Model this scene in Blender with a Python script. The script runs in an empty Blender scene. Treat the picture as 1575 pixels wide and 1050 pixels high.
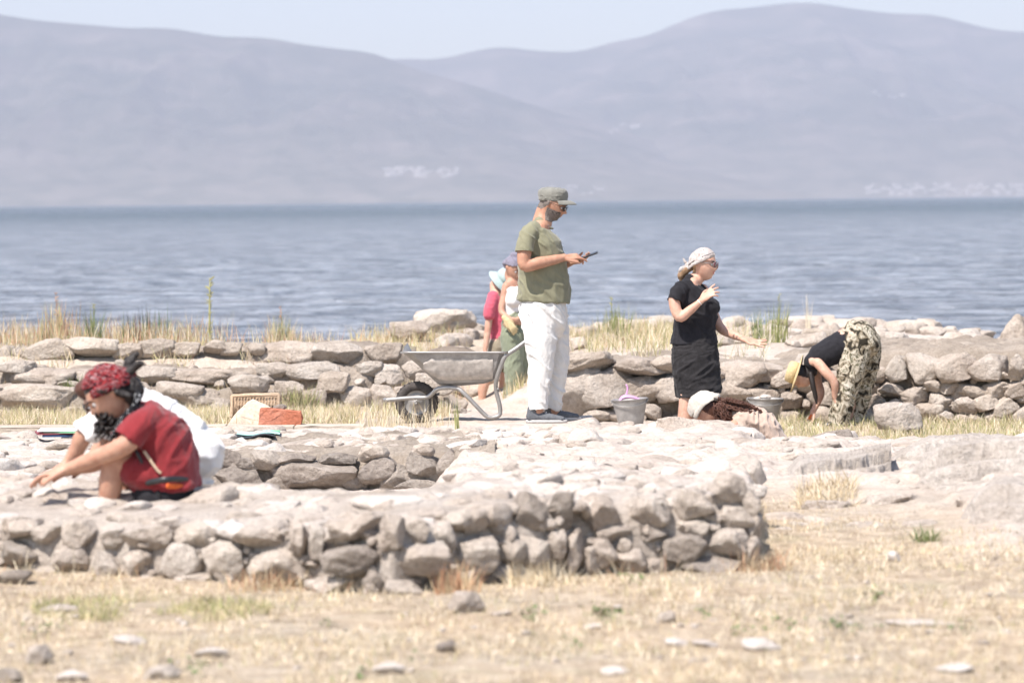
import bpy, math, random
import numpy as np
from mathutils import Vector, Matrix, Euler
R_ = random.Random(7)
NR = np.random.RandomState(5)
sc = bpy.context.scene
COL = sc.collection

# ------------------------------------------------------------------ camera
CAM_Z = 1.65
F = 5250.0                       # focal length in photograph pixels (36 mm wide sensor, 120 mm lens)
cd = bpy.data.cameras.new('camera'); cam = bpy.data.objects.new('camera', cd); COL.objects.link(cam)
cd.sensor_width = 36; cd.lens = 36 * F / 1575
cd.clip_start = 0.5; cd.clip_end = 60000
PITCH = math.atan((525 - 309) / F); ROLL = math.radians(-0.55)
CAM_R = Matrix.Rotation(math.pi / 2 - PITCH, 3, 'X') @ Matrix.Rotation(ROLL, 3, 'Z')
cam.matrix_world = Matrix.Translation((0, 0, CAM_Z)) @ CAM_R.to_4x4()
cd.dof.use_dof = True; cd.dof.focus_distance = 24.5; cd.dof.aperture_fstop = 3.6
sc.camera = cam

# ------------------------------------------------------------------ light
SUN_EL, SUN_AZ = 58, 220          # azimuth: compass style, 0 = +Y, clockwise; the sun stands to the left and a little behind the camera
w = bpy.data.worlds.new('World'); sc.world = w; w.use_nodes = True
nt = w.node_tree; nt.nodes.clear()
sky = nt.nodes.new('ShaderNodeTexSky'); sky.sky_type = 'NISHITA'; sky.sun_disc = False
sky.sun_elevation = math.radians(SUN_EL); sky.sun_rotation = math.radians(SUN_AZ)
sky.air_density = 1.0; sky.dust_density = 0.9; sky.ozone_density = 0.4
bg = nt.nodes.new('ShaderNodeBackground'); bg.inputs['Strength'].default_value = 0.125
wo = nt.nodes.new('ShaderNodeOutputWorld')
nt.links.new(sky.outputs[0], bg.inputs['Color']); nt.links.new(bg.outputs[0], wo.inputs['Surface'])
sl = bpy.data.lights.new('sun', 'SUN'); sl.energy = 4.9; sl.angle = math.radians(0.5); sl.color = (1.0, 0.94, 0.885)
sun = bpy.data.objects.new('sun', sl); COL.objects.link(sun)
a, e = math.radians(SUN_AZ), math.radians(SUN_EL)
SDIR = Vector((math.sin(a) * math.cos(e), math.cos(a) * math.cos(e), math.sin(e)))
sun.rotation_euler = SDIR.to_track_quat('Z', 'Y').to_euler(); sun.location = SDIR * 30
sc.view_settings.view_transform = 'Standard'; sc.view_settings.look = 'None'
sc.view_settings.gamma = 1; sc.view_settings.use_curve_mapping = False
sc.view_settings.exposure = 0.76
sc.cycles.volume_bounces = 0; sc.cycles.max_bounces = 6; sc.cycles.diffuse_bounces = 3

# ------------------------------------------------------------------ helpers
def P(px, py, D):
    """world point seen at photograph pixel (px, py), D metres in front of the camera"""
    d = CAM_R @ Vector(((px - 787.5) / F, -(py - 525) / F, -1))
    return Vector((0, 0, CAM_Z)) + d * (D / d.y)

def tag(o, label=None, cat=None, group=None, kind=None):
    if label: o['label'] = label
    if cat: o['category'] = cat
    if group: o['group'] = group
    if kind: o['kind'] = kind
    return o
def empty(name, loc=(0, 0, 0)):
    o = bpy.data.objects.new(name, None); COL.objects.link(o); o.location = loc; o.empty_display_size = .1
    return o
def meshof(name, V, Fc, mats=(), smooth=True, mi=None):
    m = bpy.data.meshes.new(name)
    V = np.asarray(V, dtype=np.float32)
    if isinstance(Fc, np.ndarray):
        n, k = Fc.shape
        m.vertices.add(len(V)); m.vertices.foreach_set('co', V.ravel())
        m.loops.add(n * k); m.loops.foreach_set('vertex_index', Fc.astype(np.int32).ravel())
        m.polygons.add(n); m.polygons.foreach_set('loop_start', np.arange(0, n * k, k, dtype=np.int32))
        m.polygons.foreach_set('loop_total', np.full(n, k, dtype=np.int32))
    else:
        m.from_pydata([tuple(map(float, v)) for v in V], [], Fc)
    for mt in mats: m.materials.append(mt)
    if mi is not None: m.polygons.foreach_set('material_index', np.asarray(mi, dtype=np.int32))
    m.polygons.foreach_set('use_smooth', np.full(len(m.polygons), smooth, dtype=bool))
    m.update(calc_edges=True); m.validate()
    return m
def link(name, mesh, parent=None, mat=None):
    o = bpy.data.objects.new(name, mesh); COL.objects.link(o)
    if mat is not None and len(mesh.materials) == 0: mesh.materials.append(mat)
    if parent is not None:
        o.parent = parent
        o.matrix_parent_inverse = Matrix.Translation(-Vector(parent.location))
    return o

# vectorised gradient noise
_perm = NR.permutation(256).astype(np.int32); _perm = np.concatenate([_perm] * 3)
_g = NR.normal(size=(256, 3)); _g /= np.linalg.norm(_g, axis=1)[:, None]
def noise3(p):
    p = np.asarray(p, dtype=np.float64); i = np.floor(p).astype(np.int64); f = p - i; i &= 255
    u = f * f * f * (f * (f * 6 - 15) + 10)
    out = 0
    for dx in (0, 1):
        for dy in (0, 1):
            for dz in (0, 1):
                h = _perm[_perm[_perm[(i[..., 0] + dx) & 255] + ((i[..., 1] + dy) & 255)] + ((i[..., 2] + dz) & 255)]
                g = _g[h & 255]
                dot = g[..., 0] * (f[..., 0] - dx) + g[..., 1] * (f[..., 1] - dy) + g[..., 2] * (f[..., 2] - dz)
                wx = u[..., 0] if dx else 1 - u[..., 0]; wy = u[..., 1] if dy else 1 - u[..., 1]; wz = u[..., 2] if dz else 1 - u[..., 2]
                out = out + wx * wy * wz * dot
    return out
def fbm(p, o=4, lac=2.0, gain=.5):
    p = np.asarray(p, dtype=np.float64); s = 0; a = 1
    for k in range(o):
        s = s + a * noise3(p + 17.3 * k); p = p * lac; a *= gain
    return s
def ss(a, b, x):
    t = np.clip((x - a) / (b - a), 0, 1); return t * t * (3 - 2 * t)

# ------------------------------------------------------------------ materials
def new_mat(name):
    m = bpy.data.materials.new(name); m.use_nodes = True; nt = m.node_tree; nt.nodes.clear()
    o = nt.nodes.new('ShaderNodeOutputMaterial'); b = nt.nodes.new('ShaderNodeBsdfPrincipled')
    nt.links.new(b.outputs[0], o.inputs['Surface'])
    return m, nt, b
def N(nt, t, **kw):
    n = nt.nodes.new(t)
    for k, v in kw.items():
        if k.startswith('i_'): n.inputs[k[2:].replace('_', ' ')].default_value = v
        else: setattr(n, k, v)
    return n
def ramp(nt, stops, fac, interp='LINEAR'):
    r = nt.nodes.new('ShaderNodeValToRGB'); r.color_ramp.interpolation = interp
    while len(r.color_ramp.elements) < len(stops): r.color_ramp.elements.new(0.5)
    for el, (p, c) in zip(r.color_ramp.elements, stops):
        el.position = p; el.color = (*c, 1) if len(c) == 3 else c
    nt.links.new(fac, r.inputs[0]); return r
def mix(nt, fac, a, b, mode='MIX'):
    n = nt.nodes.new('ShaderNodeMix'); n.data_type = 'RGBA'; n.blend_type = mode
    for s, v in ((0, fac), (6, a), (7, b)):
        if isinstance(v, (int, float)): n.inputs[s].default_value = v
        elif isinstance(v, tuple): n.inputs[s].default_value = (*v, 1)
        else: nt.links.new(v, n.inputs[s])
    return n.outputs[2]
def pos(nt, scale=(1, 1, 1)):
    g = N(nt, 'ShaderNodeNewGeometry'); mp = N(nt, 'ShaderNodeMapping'); mp.inputs['Scale'].default_value = scale
    nt.links.new(g.outputs['Position'], mp.inputs['Vector']); return mp.outputs[0]
def tnoise(nt, vec, scale, detail=5, rough=.6, dist=0):
    n = N(nt, 'ShaderNodeTexNoise'); n.inputs['Scale'].default_value = scale; n.inputs['Detail'].default_value = detail
    n.inputs['Roughness'].default_value = rough; n.inputs['Distortion'].default_value = dist
    nt.links.new(vec, n.inputs['Vector']); return n.outputs['Fac']
def bump(nt, h, b, strength=.5, dist=.01, prev=None):
    n = N(nt, 'ShaderNodeBump'); n.inputs['Strength'].default_value = strength; n.inputs['Distance'].default_value = dist
    nt.links.new(h, n.inputs['Height'])
    if prev is not None: nt.links.new(prev, n.inputs['Normal'])
    nt.links.new(n.outputs[0], b.inputs['Normal']); return n.outputs[0]

def rock_mat(name, cols, fine=40, bumpd=.015, stain=.3, vary=.42, dark=(.16, .125, .1)):
    m, nt, b = new_mat(name); v = pos(nt)
    n1 = tnoise(nt, v, 3.2, 6, .65); n2 = tnoise(nt, v, 17, 6, .7); n3 = tnoise(nt, v, fine, 5, .75)
    c = ramp(nt, [(.3, cols[0]), (.5, cols[1]), (.7, cols[2])], n1)
    oi = N(nt, 'ShaderNodeObjectInfo')
    r = ramp(nt, [(0, (.80, .76, .74)), (.3, (1.0, .93, .87)), (.55, (.93, .93, .93)), (.8, (1.1, 1.05, .97)), (1, (.9, .83, .78))], oi.outputs['Random'])
    cc = mix(nt, vary, (1., 1., 1.), r.outputs[0]); col = mix(nt, 1.0, c.outputs[0], cc, 'MULTIPLY')
    s = ramp(nt, [(.55, (0, 0, 0)), (.75, (1, 1, 1))], n2)
    sm = N(nt, 'ShaderNodeMath', operation='MULTIPLY'); sm.inputs[1].default_value = stain; nt.links.new(s.outputs[0], sm.inputs[0])
    col = mix(nt, sm.outputs[0], col, dark)
    f = ramp(nt, [(.35, (.74, .72, .70)), (.6, (1.05, 1.05, 1.05))], n3)
    col = mix(nt, .8, col, f.outputs[0], 'MULTIPLY')
    nt.links.new(col, b.inputs['Base Color']); b.inputs['Roughness'].default_value = .93; b.inputs['Specular IOR Level'].default_value = .15
    vo = N(nt, 'ShaderNodeTexVoronoi'); vo.inputs['Scale'].default_value = fine * .8; nt.links.new(v, vo.inputs['Vector'])
    p1 = bump(nt, n2, b, .9, bumpd * 3); p2 = bump(nt, n3, b, .9, bumpd * 1.2, p1); bump(nt, vo.outputs['Distance'], b, .4, bumpd * .8, p2)
    return m
M = {}
M['rock'] = rock_mat('limestone', [(.46, .385, .325), (.60, .525, .455), (.68, .615, .545)], vary=.3)
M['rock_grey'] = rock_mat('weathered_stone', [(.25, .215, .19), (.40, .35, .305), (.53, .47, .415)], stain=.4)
M['rock_back'] = rock_mat('old_wall_stone', [(.37, .31, .26), (.52, .45, .385), (.62, .56, .495)], stain=.3)
M['mortar'] = rock_mat('pale_mortar', [(.50, .44, .39), (.61, .555, .505), (.67, .62, .575)], fine=60, bumpd=.008, stain=.12)
M['infill'] = rock_mat('wall_bedding', [(.44, .375, .315), (.56, .49, .425), (.64, .575, .51)], fine=50, bumpd=.012, stain=.3)
M['core'] = rock_mat('wall_fill', [(.26, .22, .18), (.36, .31, .26), (.47, .41, .35)], fine=45, bumpd=.012, stain=.4)

def plain(name, col, rough=.8, spec=.3, nscale=30, var=.12, bumpd=0, metal=0, weave=0):
    m, nt, b = new_mat(name); v = pos(nt)
    n = tnoise(nt, v, nscale, 4, .6)
    lo = tuple(c * (1 - var) for c in col); hi = tuple(min(1, c * (1 + var)) for c in col)
    r = ramp(nt, [(.3, lo), (.7, hi)], n); nt.links.new(r.outputs[0], b.inputs['Base Color'])
    b.inputs['Roughness'].default_value = rough; b.inputs['Specular IOR Level'].default_value = spec; b.inputs['Metallic'].default_value = metal
    if bumpd: bump(nt, n, b, .6, bumpd)
    return m
def cloth(name, col, var=.1, fold=.012, fs=11, sheen=.2):
    m, nt, b = new_mat(name); v = pos(nt, (1, 1, .55))
    n = tnoise(nt, v, fs, 3, .5, 1.2); n2 = tnoise(nt, pos(nt), 320, 2, .5)
    r = ramp(nt, [(.3, tuple(c * (1 - var) for c in col)), (.7, tuple(min(1, c * (1 + var * .6)) for c in col))], tnoise(nt, v, 25, 4, .6))
    nt.links.new(r.outputs[0], b.inputs['Base Color']); b.inputs['Roughness'].default_value = .95
    b.inputs['Specular IOR Level'].default_value = .1; b.inputs['Sheen Weight'].default_value = sheen
    rg = N(nt, 'ShaderNodeMath', operation='PINGPONG'); rg.inputs[1].default_value = .12; nt.links.new(n, rg.inputs[0])
    p1 = bump(nt, rg.outputs[0], b, .3, fold * 2); bump(nt, n2, b, .3, .001, p1)
    return m
def blend_cloth(name, stops, scale, interp='CONSTANT', stretch=(1, 1, 1), fold=.008):
    m, nt, b = new_mat(name); v = pos(nt, stretch)
    r = ramp(nt, stops, tnoise(nt, v, scale, 3, .55, .8), interp); nt.links.new(r.outputs[0], b.inputs['Base Color'])
    b.inputs['Roughness'].default_value = .95; b.inputs['Specular IOR Level'].default_value = .1
    bump(nt, tnoise(nt, pos(nt, (1, 1, .5)), 14, 3, .5, 1), b, .4, fold * 2)
    return m
def skin(name, col):
    m, nt, b = new_mat(name); v = pos(nt)
    r = ramp(nt, [(.3, (col[0] * .80, col[1] * .68, col[2] * .64)), (.7, (min(1, col[0] * 1.1), col[1] * 1.12, col[2] * 1.12))], tnoise(nt, v, 16, 5, .65))
    nt.links.new(r.outputs[0], b.inputs['Base Color']); b.inputs['Roughness'].default_value = .55; b.inputs['Specular IOR Level'].default_value = .35
    b.inputs['Subsurface Weight'].default_value = .12; b.inputs['Subsurface Radius'].default_value = (.012, .004, .002); b.inputs['Subsurface Scale'].default_value = 1
    bump(nt, tnoise(nt, v, 160, 3, .6), b, .3, .0015)
    return m
M['skin_tan'] = skin('tanned_skin', (.44, .245, .165)); M['skin_fair'] = skin('fair_skin', (.56, .35, .26)); M['skin_mid'] = skin('light_brown_skin', (.47, .275, .195))
M['lip'] = plain('lips', (.40, .14, .12), .5, .4, 60, .1)
M['hair_dark'] = plain('dark_hair', (.018, .013, .011), .5, .4, 300, .5, .004)
M['hair_brown'] = plain('brown_hair', (.085, .035, .022), .55, .35, 220, .6, .004)
M['hair_fair'] = plain('light_brown_hair', (.26, .16, .09), .55, .35, 300, .4, .004)
M['beard'] = blend_cloth('grey_beard', [(0, (.03, .025, .022)), (.42, (.075, .065, .058)), (.55, (.26, .22, .195)), (.66, (.06, .05, .045))], 85, 'LINEAR', fold=.001)
M['eye'] = plain('eye', (.05, .03, .02), .2, .5, 50, .1); M['eye_white'] = plain('eye_white', (.55, .52, .5), .3, .5, 50, .05)
M['olive'] = cloth('olive_cotton', (.215, .205, .135)); M['white_cloth'] = cloth('white_cotton', (.72, .70, .68), .04)
M['trouser_white'] = cloth('white_linen', (.70, .675, .64), .05, .02, 14); M['black_cloth'] = cloth('black_cotton', (.022, .021, .024), .25, .012, 11, .05)
M['skirt'] = cloth('black_linen', (.028, .026, .027), .25, .02, 14, .05); M['red_cloth'] = cloth('dark_red_cotton', (.215, .026, .030), .15)
M['pink_cloth'] = cloth('raspberry_cotton', (.52, .10, .14), .12); M['sage'] = cloth('sage_linen', (.23, .25, .175), .1, .02)
M['beige'] = cloth('beige_linen', (.44, .335, .27), .08, .02, 16); M['khaki'] = cloth('khaki_cotton', (.23, .195, .14), .12)
M['cap'] = cloth('grey_cap_cotton', (.20, .195, .17), .15, .006, 30); M['scarf_pale'] = blend_cloth('pale_patterned_scarf', [(0, (.28, .24, .22)), (.40, (.50, .45, .42)), (.48, (.22, .19, .18)), (.52, (.52, .47, .44)), (.60, (.30, .25, .23))], 42)
M['scarf_white'] = cloth('cream_scarf_cotton', (.46, .415, .36), .08, .008, 22); M['scarf_purple'] = cloth('grey_violet_scarf', (.20, .185, .23), .2, .012, 24)
M['scarf_red'] = blend_cloth('red_paisley_scarf', [(0, (.012, .010, .014)), (.40, (.22, .018, .022)), (.475, (.38, .27, .27)), (.50, (.03, .015, .02)), (.54, (.27, .028, .03)), (.60, (.02, .012, .015)), (.66, (.24, .022, .025))], 26, stretch=(1, 1, 1.6))
M['scarf_dots'] = blend_cloth('black_white_scarf', [(0, (.012, .012, .014)), (.60, (.5, .5, .5)), (.66, (.015, .015, .02))], 70)
M['camo'] = blend_cloth('camouflage_cotton', [(0, (.035, .030, .022)), (.42, (.20, .165, .115)), (.48, (.42, .37, .29)), (.56, (.12, .11, .07)), (.61, (.50, .45, .37))], 13, stretch=(1, 1, .8), fold=.02)
M['straw'] = plain('straw_weave', (.52, .40, .22), .8, .2, 90, .25, .003); M['hat_teal'] = cloth('pale_teal_cotton', (.36, .44, .42), .08)
M['shoe'] = plain('grey_shoe_mesh', (.11, .115, .125), .8, .25, 70, .3, .003); M['sole'] = plain('rubber_sole', (.45, .43, .41), .7, .3, 40, .15)
M['black'] = plain('black_plastic', (.02, .02, .022), .35, .5, 30, .2); M['lens'] = plain('tinted_lens', (.16, .04, .045), .08, .6, 30, .1); M['lens_dark'] = plain('dark_lens', (.02, .018, .02), .06, .7, 30, .1)
M['orange'] = plain('orange_strap', (.60, .12, .03), .7, .2, 50, .2); M['glove'] = plain('yellow_glove', (.55, .44, .25), .8, .2, 40, .15)
M['galv'] = plain('galvanised_steel', (.33, .315, .30), .5, .5, 14, .25, .002, .4); M['galv_pipe'] = plain('grey_painted_tube', (.30, .285, .27), .42, .5, 22, .15, 0, .35)
M['cement'] = plain('dried_cement', (.45, .405, .36), .95, .1, 26, .2, .006); M['rubber'] = plain('worn_rubber', (.075, .065, .06), .85, .2, 40, .3, .003)
M['soil'] = rock_mat('loose_soil', [(.24, .19, .15), (.33, .275, .225), (.42, .36, .30)], fine=110, bumpd=.01)
M['brick'] = rock_mat('red_brick_clay', [(.40, .135, .08), (.50, .185, .115), (.55, .26, .19)], fine=60, bumpd=.006, stain=.2, dark=(.25, .1, .08))
M['tile'] = rock_mat('buff_terracotta', [(.43, .30, .20), (.50, .37, .26), (.56, .44, .33)], fine=60, bumpd=.004, stain=.12)
M['marble'] = rock_mat('cream_pink_slab', [(.56, .42, .36), (.64, .56, .46), (.60, .54, .50)], fine=50, bumpd=.003, stain=.08)
M['paper'] = plain('white_paper', (.75, .75, .74), .7, .3, 30, .04); M['green_plastic'] = plain('green_plastic', (.22, .48, .28), .4, .5, 30, .1); M['navy'] = plain('navy_card', (.03, .06, .14), .6, .3, 30, .1)
M['mint'] = plain('mint_plastic', (.42, .66, .60), .4, .5, 30, .1); M['maroon'] = plain('maroon_card', (.22, .06, .07), .6, .3, 30, .1); M['lilac'] = plain('lilac_plastic', (.62, .33, .55), .4, .5, 30, .1)
M['kerb'] = rock_mat('weathered_kerb', [(.42, .36, .30), (.50, .44, .37), (.55, .49, .42)], fine=70, bumpd=.004, stain=.15)
def leafmat(name, col, var=.35):
    m, nt, b = new_mat(name)
    r = ramp(nt, [(.3, tuple(c * (1 - var) for c in col)), (.7, tuple(c * (1 + var) for c in col))], tnoise(nt, pos(nt), 9, 3, .6))
    nt.links.new(r.outputs[0], b.inputs['Base Color']); b.inputs['Roughness'].default_value = .8; b.inputs['Specular IOR Level'].default_value = .2
    return m
M['straw1'] = leafmat('dry_grass', (.53, .42, .265)); M['straw2'] = leafmat('bleached_grass', (.67, .58, .43)); M['straw3'] = leafmat('brown_grass', (.34, .26, .18))
M['green1'] = leafmat('green_grass', (.20, .22, .085)); M['green2'] = leafmat('weed_green', (.10, .145, .05)); M['rust'] = leafmat('reddish_grass', (.45, .25, .15)); M['olivegrass'] = leafmat('yellow_green_grass', (.36, .34, .16))

# ------------------------------------------------------------------ terrain
TX = np.array([-600, 0, 230, 300, 650, 720, 900, 970, 1145, 1175, 1400, 1575, 2200], float)
TROWS = [
 (-80, [.15]*13), (12, [.15]*13), (14.0, [.15]*13),
 (15.0, [.12,.12,.12,.12,.12,.25,.36,.36,.35,.14,.14,.16,.16]),
 (15.7, [.10,.10,.10,.10,.10,.28,.35,.35,.33,.14,.15,.24,.24]),
 (16.8, [.10,.10,.08,.08,.10,.26,.31,.30,.28,.13,.17,.26,.26]),
 (17.2, [.09,.09,.06,.05,.08,.24,.28,.28,.27,.12,.19,.25,.25]),
 (17.7, [.08,.08,.04,.03,.06,.22,.26,.26,.25,.18,.20,.22,.22]),
 (20.0, [.02,.02,.0,-.15,-.10,.08,.10,.10,.10,.10,.08,.08,.08]),
 (21.9, [.03,.03,.0,-.25,-.22,.05,.07,.07,.07,.05,.04,.02,.02]),
 (22.45, [.03,.03,.0,-.25,-.22,.04,.06,.06,.06,.04,.03,.01,.01]),
 (22.8, [.03,.03,.0,0,0,.03,.05,.05,.05,.02,.01,-.01,-.01]),
 (24.1, [0,0,0,0,0,.0,.02,.03,.03,-.07,-.07,-.06,-.06]),
 (24.5, [0,0,0,0,0,.0,.02,-.25,-.28,-.25,-.12,-.12,-.12]),
 (24.7, [0,0,0,0,0,.0,.02,-.34,-.36,-.36,-.36,-.3,-.3]),
 (25.9, [-.05,-.05,-.05,-.05,-.02,0,.0,-.37,-.37,-.37,-.37,-.37,-.37]),
 (27.0, [-.10,-.10,-.10,-.10,-.08,-.05,-.28,-.37,-.37,-.37,-.37,-.37,-.37]),
 (31.0, [-.28,-.28,-.28,-.28,-.25,-.30,-.35,-.37,-.37,-.37,-.38,-.38,-.38]),
 (31.9, [-.30,-.30,-.30,-.30,-.30,-.36,-.38,-.38,-.38,-.38,-.38,-.38,-.38]),
 (32.5, [-.10,-.10,-.10,-.10,-.2,-.36,-.2,-.1,-.1,-.1,-.1,-.1,-.1]),
 (33.0, [.18,.18,.18,.18,-.10,-.40,.10,.12,.12,.12,.12,.12,.12]),
 (35.6, [.18,.18,.18,.18,-.10,-.42,.10,.13,.15,.15,.12,.10,.10]),
 (38.0, [.08,.08,.08,.08,.10,.10,.10,.15,.15,.15,.12,.0,.0]),
 (42.0, [-.3,-.3,-.25,-.2,0,0,0,.1,.1,.1,.08,-.15,-.15]),
 (46.0, [-.9,-.9,-.8,-.7,-.3,-.2,-.2,-.1,-.1,-.1,-.2,-.8,-.8]),
 (52.0, [-1.7]*13), (110.0, [-3.5]*13)]
TD = np.array([r[0] for r in TROWS]); TZ = np.array([r[1] for r in TROWS])
# rock mask: 0 dry grass, 1 pale rubble / bedrock, 2 green-ish grass soil
KD = np.array([-80, 13.6, 14.6, 15.6, 17.0, 18.0, 24.6, 25.6, 31.0, 32.5, 38.0, 110])
KX = np.array([-600, 0, 640, 720, 900, 1145, 1175, 1400, 1575, 2200.])
KZ = np.array([[0]*10, [0]*10, [.3,.3,.3,.8,1,1,.0,.05,.9,.9], [.8,.8,.8,1,1,1,.0,.15,1,1], [.9,.9,.9,1,1,1,.25,.6,1,1], [1]*10, [1]*10,
               [.1,.1,.3,.8,1,.5,.15,.1,.1,.1], [.3,.3,.7,.8,.8,.5,.2,.15,.15,.15], [.6,.6,.8,.8,.8,.8,.8,.8,.8,.8], [.2,.2,.3,.3,.3,.5,.8,.9,.9,.9], [.8]*10])
def bil(X, Y, Z, x, y, smooth=True):
    x = np.clip(x, X[0], X[-1]); y = np.clip(y, Y[0], Y[-1])
    i = np.clip(np.searchsorted(X, x, 'right') - 1, 0, len(X) - 2); j = np.clip(np.searchsorted(Y, y, 'right') - 1, 0, len(Y) - 2)
    u = (x - X[i]) / (X[i + 1] - X[i]); v = (y - Y[j]) / (Y[j + 1] - Y[j])
    if smooth: u = u * u * (3 - 2 * u)
    return (Z[j, i] * (1 - u) + Z[j, i + 1] * u) * (1 - v) + (Z[j + 1, i] * (1 - u) + Z[j + 1, i + 1] * u) * v
def rockmask(x, y):
    px = 787.5 + x / np.maximum(y, 8) * F
    wx = noise3(np.stack([x * .8, y * .35, 0 * x + 3.1], -1)) * 60; wy = noise3(np.stack([x * .8, y * .5, 0 * x + 9.1], -1)) * .5
    return bil(KX, KD, KZ, px + wx, y + wy)
def ground_z(x, y):
    x = np.asarray(x, float); y = np.asarray(y, float)
    px = 787.5 + x / np.maximum(y, 8) * F
    q = np.stack([x * 1.1, y * .5, 0 * x], -1)
    wob = noise3(q)
    z = bil(TX, TD, TZ, px + 25 * wob * (y > 14.6), y + .22 * noise3(q + 5.5) * ss(13.9, 15.5, y))
    rm = rockmask(x, y)
    z = z + .02 * noise3(np.stack([x * .6, y * .4, 0 * x + 2], -1)) + .010 * fbm(np.stack([x * 4, y * 3, 0 * x + 8], -1), 3)
    n = fbm(np.stack([x * 2.2, y * 1.4, z * 4], -1), 5, 2.1, .55)
    ridg = np.abs(noise3(np.stack([x * 1.3, y * 2.6, 0 * x + 4], -1)))
    z = z + rm * (.055 * n + .05 * (ridg - .2) + .022 * np.abs(fbm(np.stack([x * 9, y * 7, 0 * x], -1), 3)))
    man = np.exp(-(((px - 838) / 60) ** 2 + ((y - 25.5) / .8) ** 2) ** 2)
    z = z * (1 - man) - .004 * man
    bed = ss(1150, 1250, px) * ss(15, 16, y) * ss(26, 24, y)     # layered bedrock on the right
    st = z * 24 + 1.8 * noise3(np.stack([x * .8, y * .6, 0 * x], -1)); fr = st - np.floor(st)
    z = z + bed * ((ss(.25, .75, fr) - fr) / 24 * 1.0)
    return z
def gz(x, y): return float(ground_z(np.array([x]), np.array([y]))[0])

def build_ground():
    ys = np.concatenate([np.linspace(-60, 8, 30), np.linspace(8.2, 12, 90), np.linspace(12.02, 18, 230), np.linspace(18.03, 26, 240), np.linspace(26.05, 40, 150), np.linspace(40.3, 60, 50), np.linspace(62, 110, 12)])
    s = np.concatenate([np.linspace(-6, -.5, 26), np.linspace(-.45, -.19, 26), np.linspace(-.185, .185, 440), np.linspace(.19, .45, 26), np.linspace(.5, 6, 26)])
    W = np.maximum(ys, 8)
    X = s[None, :] * W[:, None]; Y = np.repeat(ys[:, None], len(s), 1)
    Z = ground_z(X, Y)
    n, k = X.shape
    V = np.stack([X, Y, Z], -1).reshape(-1, 3)
    idx = np.arange(n * k).reshape(n, k)
    Q = np.stack([idx[:-1, :-1], idx[:-1, 1:], idx[1:, 1:], idx[1:, :-1]], -1).reshape(-1, 4)
    m, nt, b = new_mat('ground_soil_and_rock'); v = pos(nt)
    at = N(nt, 'ShaderNodeAttribute', attribute_name='rockiness')
    n1 = tnoise(nt, v, 1.3, 6, .65); n2 = tnoise(nt, v, 9, 6, .7); n3 = tnoise(nt, v, 55, 5, .75)
    straw = ramp(nt, [(.28, (.26, .21, .16)), (.42, (.39, .325, .25)), (.55, (.49, .415, .325)), (.72, (.57, .505, .41))], n2)
    soil = ramp(nt, [(.35, (.95, .95, .95)), (.65, (1.08, 1.0, .92))], n1)
    st = mix(nt, 1., straw.outputs[0], soil.outputs[0], 'MULTIPLY')
    gr = ramp(nt, [(.55, (0, 0, 0)), (.75, (.55, .55, .55))], tnoise(nt, v, 2.1, 4, .6))
    st = mix(nt, gr.outputs[0], st, (.36, .33, .19))
    rc = ramp(nt, [(.3, (.43, .36, .31)), (.5, (.56, .49, .43)), (.7, (.65, .59, .53))], tnoise(nt, v, 4, 8, .7))
    col = mix(nt, at.outputs['Fac'], st, rc.outputs[0])
    f = ramp(nt, [(.35, (.70, .68, .66)), (.62, (1.08, 1.07, 1.06))], n3)
    col = mix(nt, .75, col, f.outputs[0], 'MULTIPLY')
    nt.links.new(col, b.inputs['Base Color']); b.inputs['Roughness'].default_value = .95; b.inputs['Specular IOR Level'].default_value = .1
    p1 = bump(nt, n2, b, .8, .05); bump(nt, n3, b, .8, .012, p1)
    me = meshof('ground', V, Q, [m])
    me.attributes.new('rockiness', 'FLOAT', 'POINT').data.foreach_set('value', np.clip(rockmask(V[:, 0], V[:, 1]) * 1.2 - .1, 0, 1).astype(np.float32))
    tag(link('ground', me), kind='structure')
build_ground()

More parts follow.
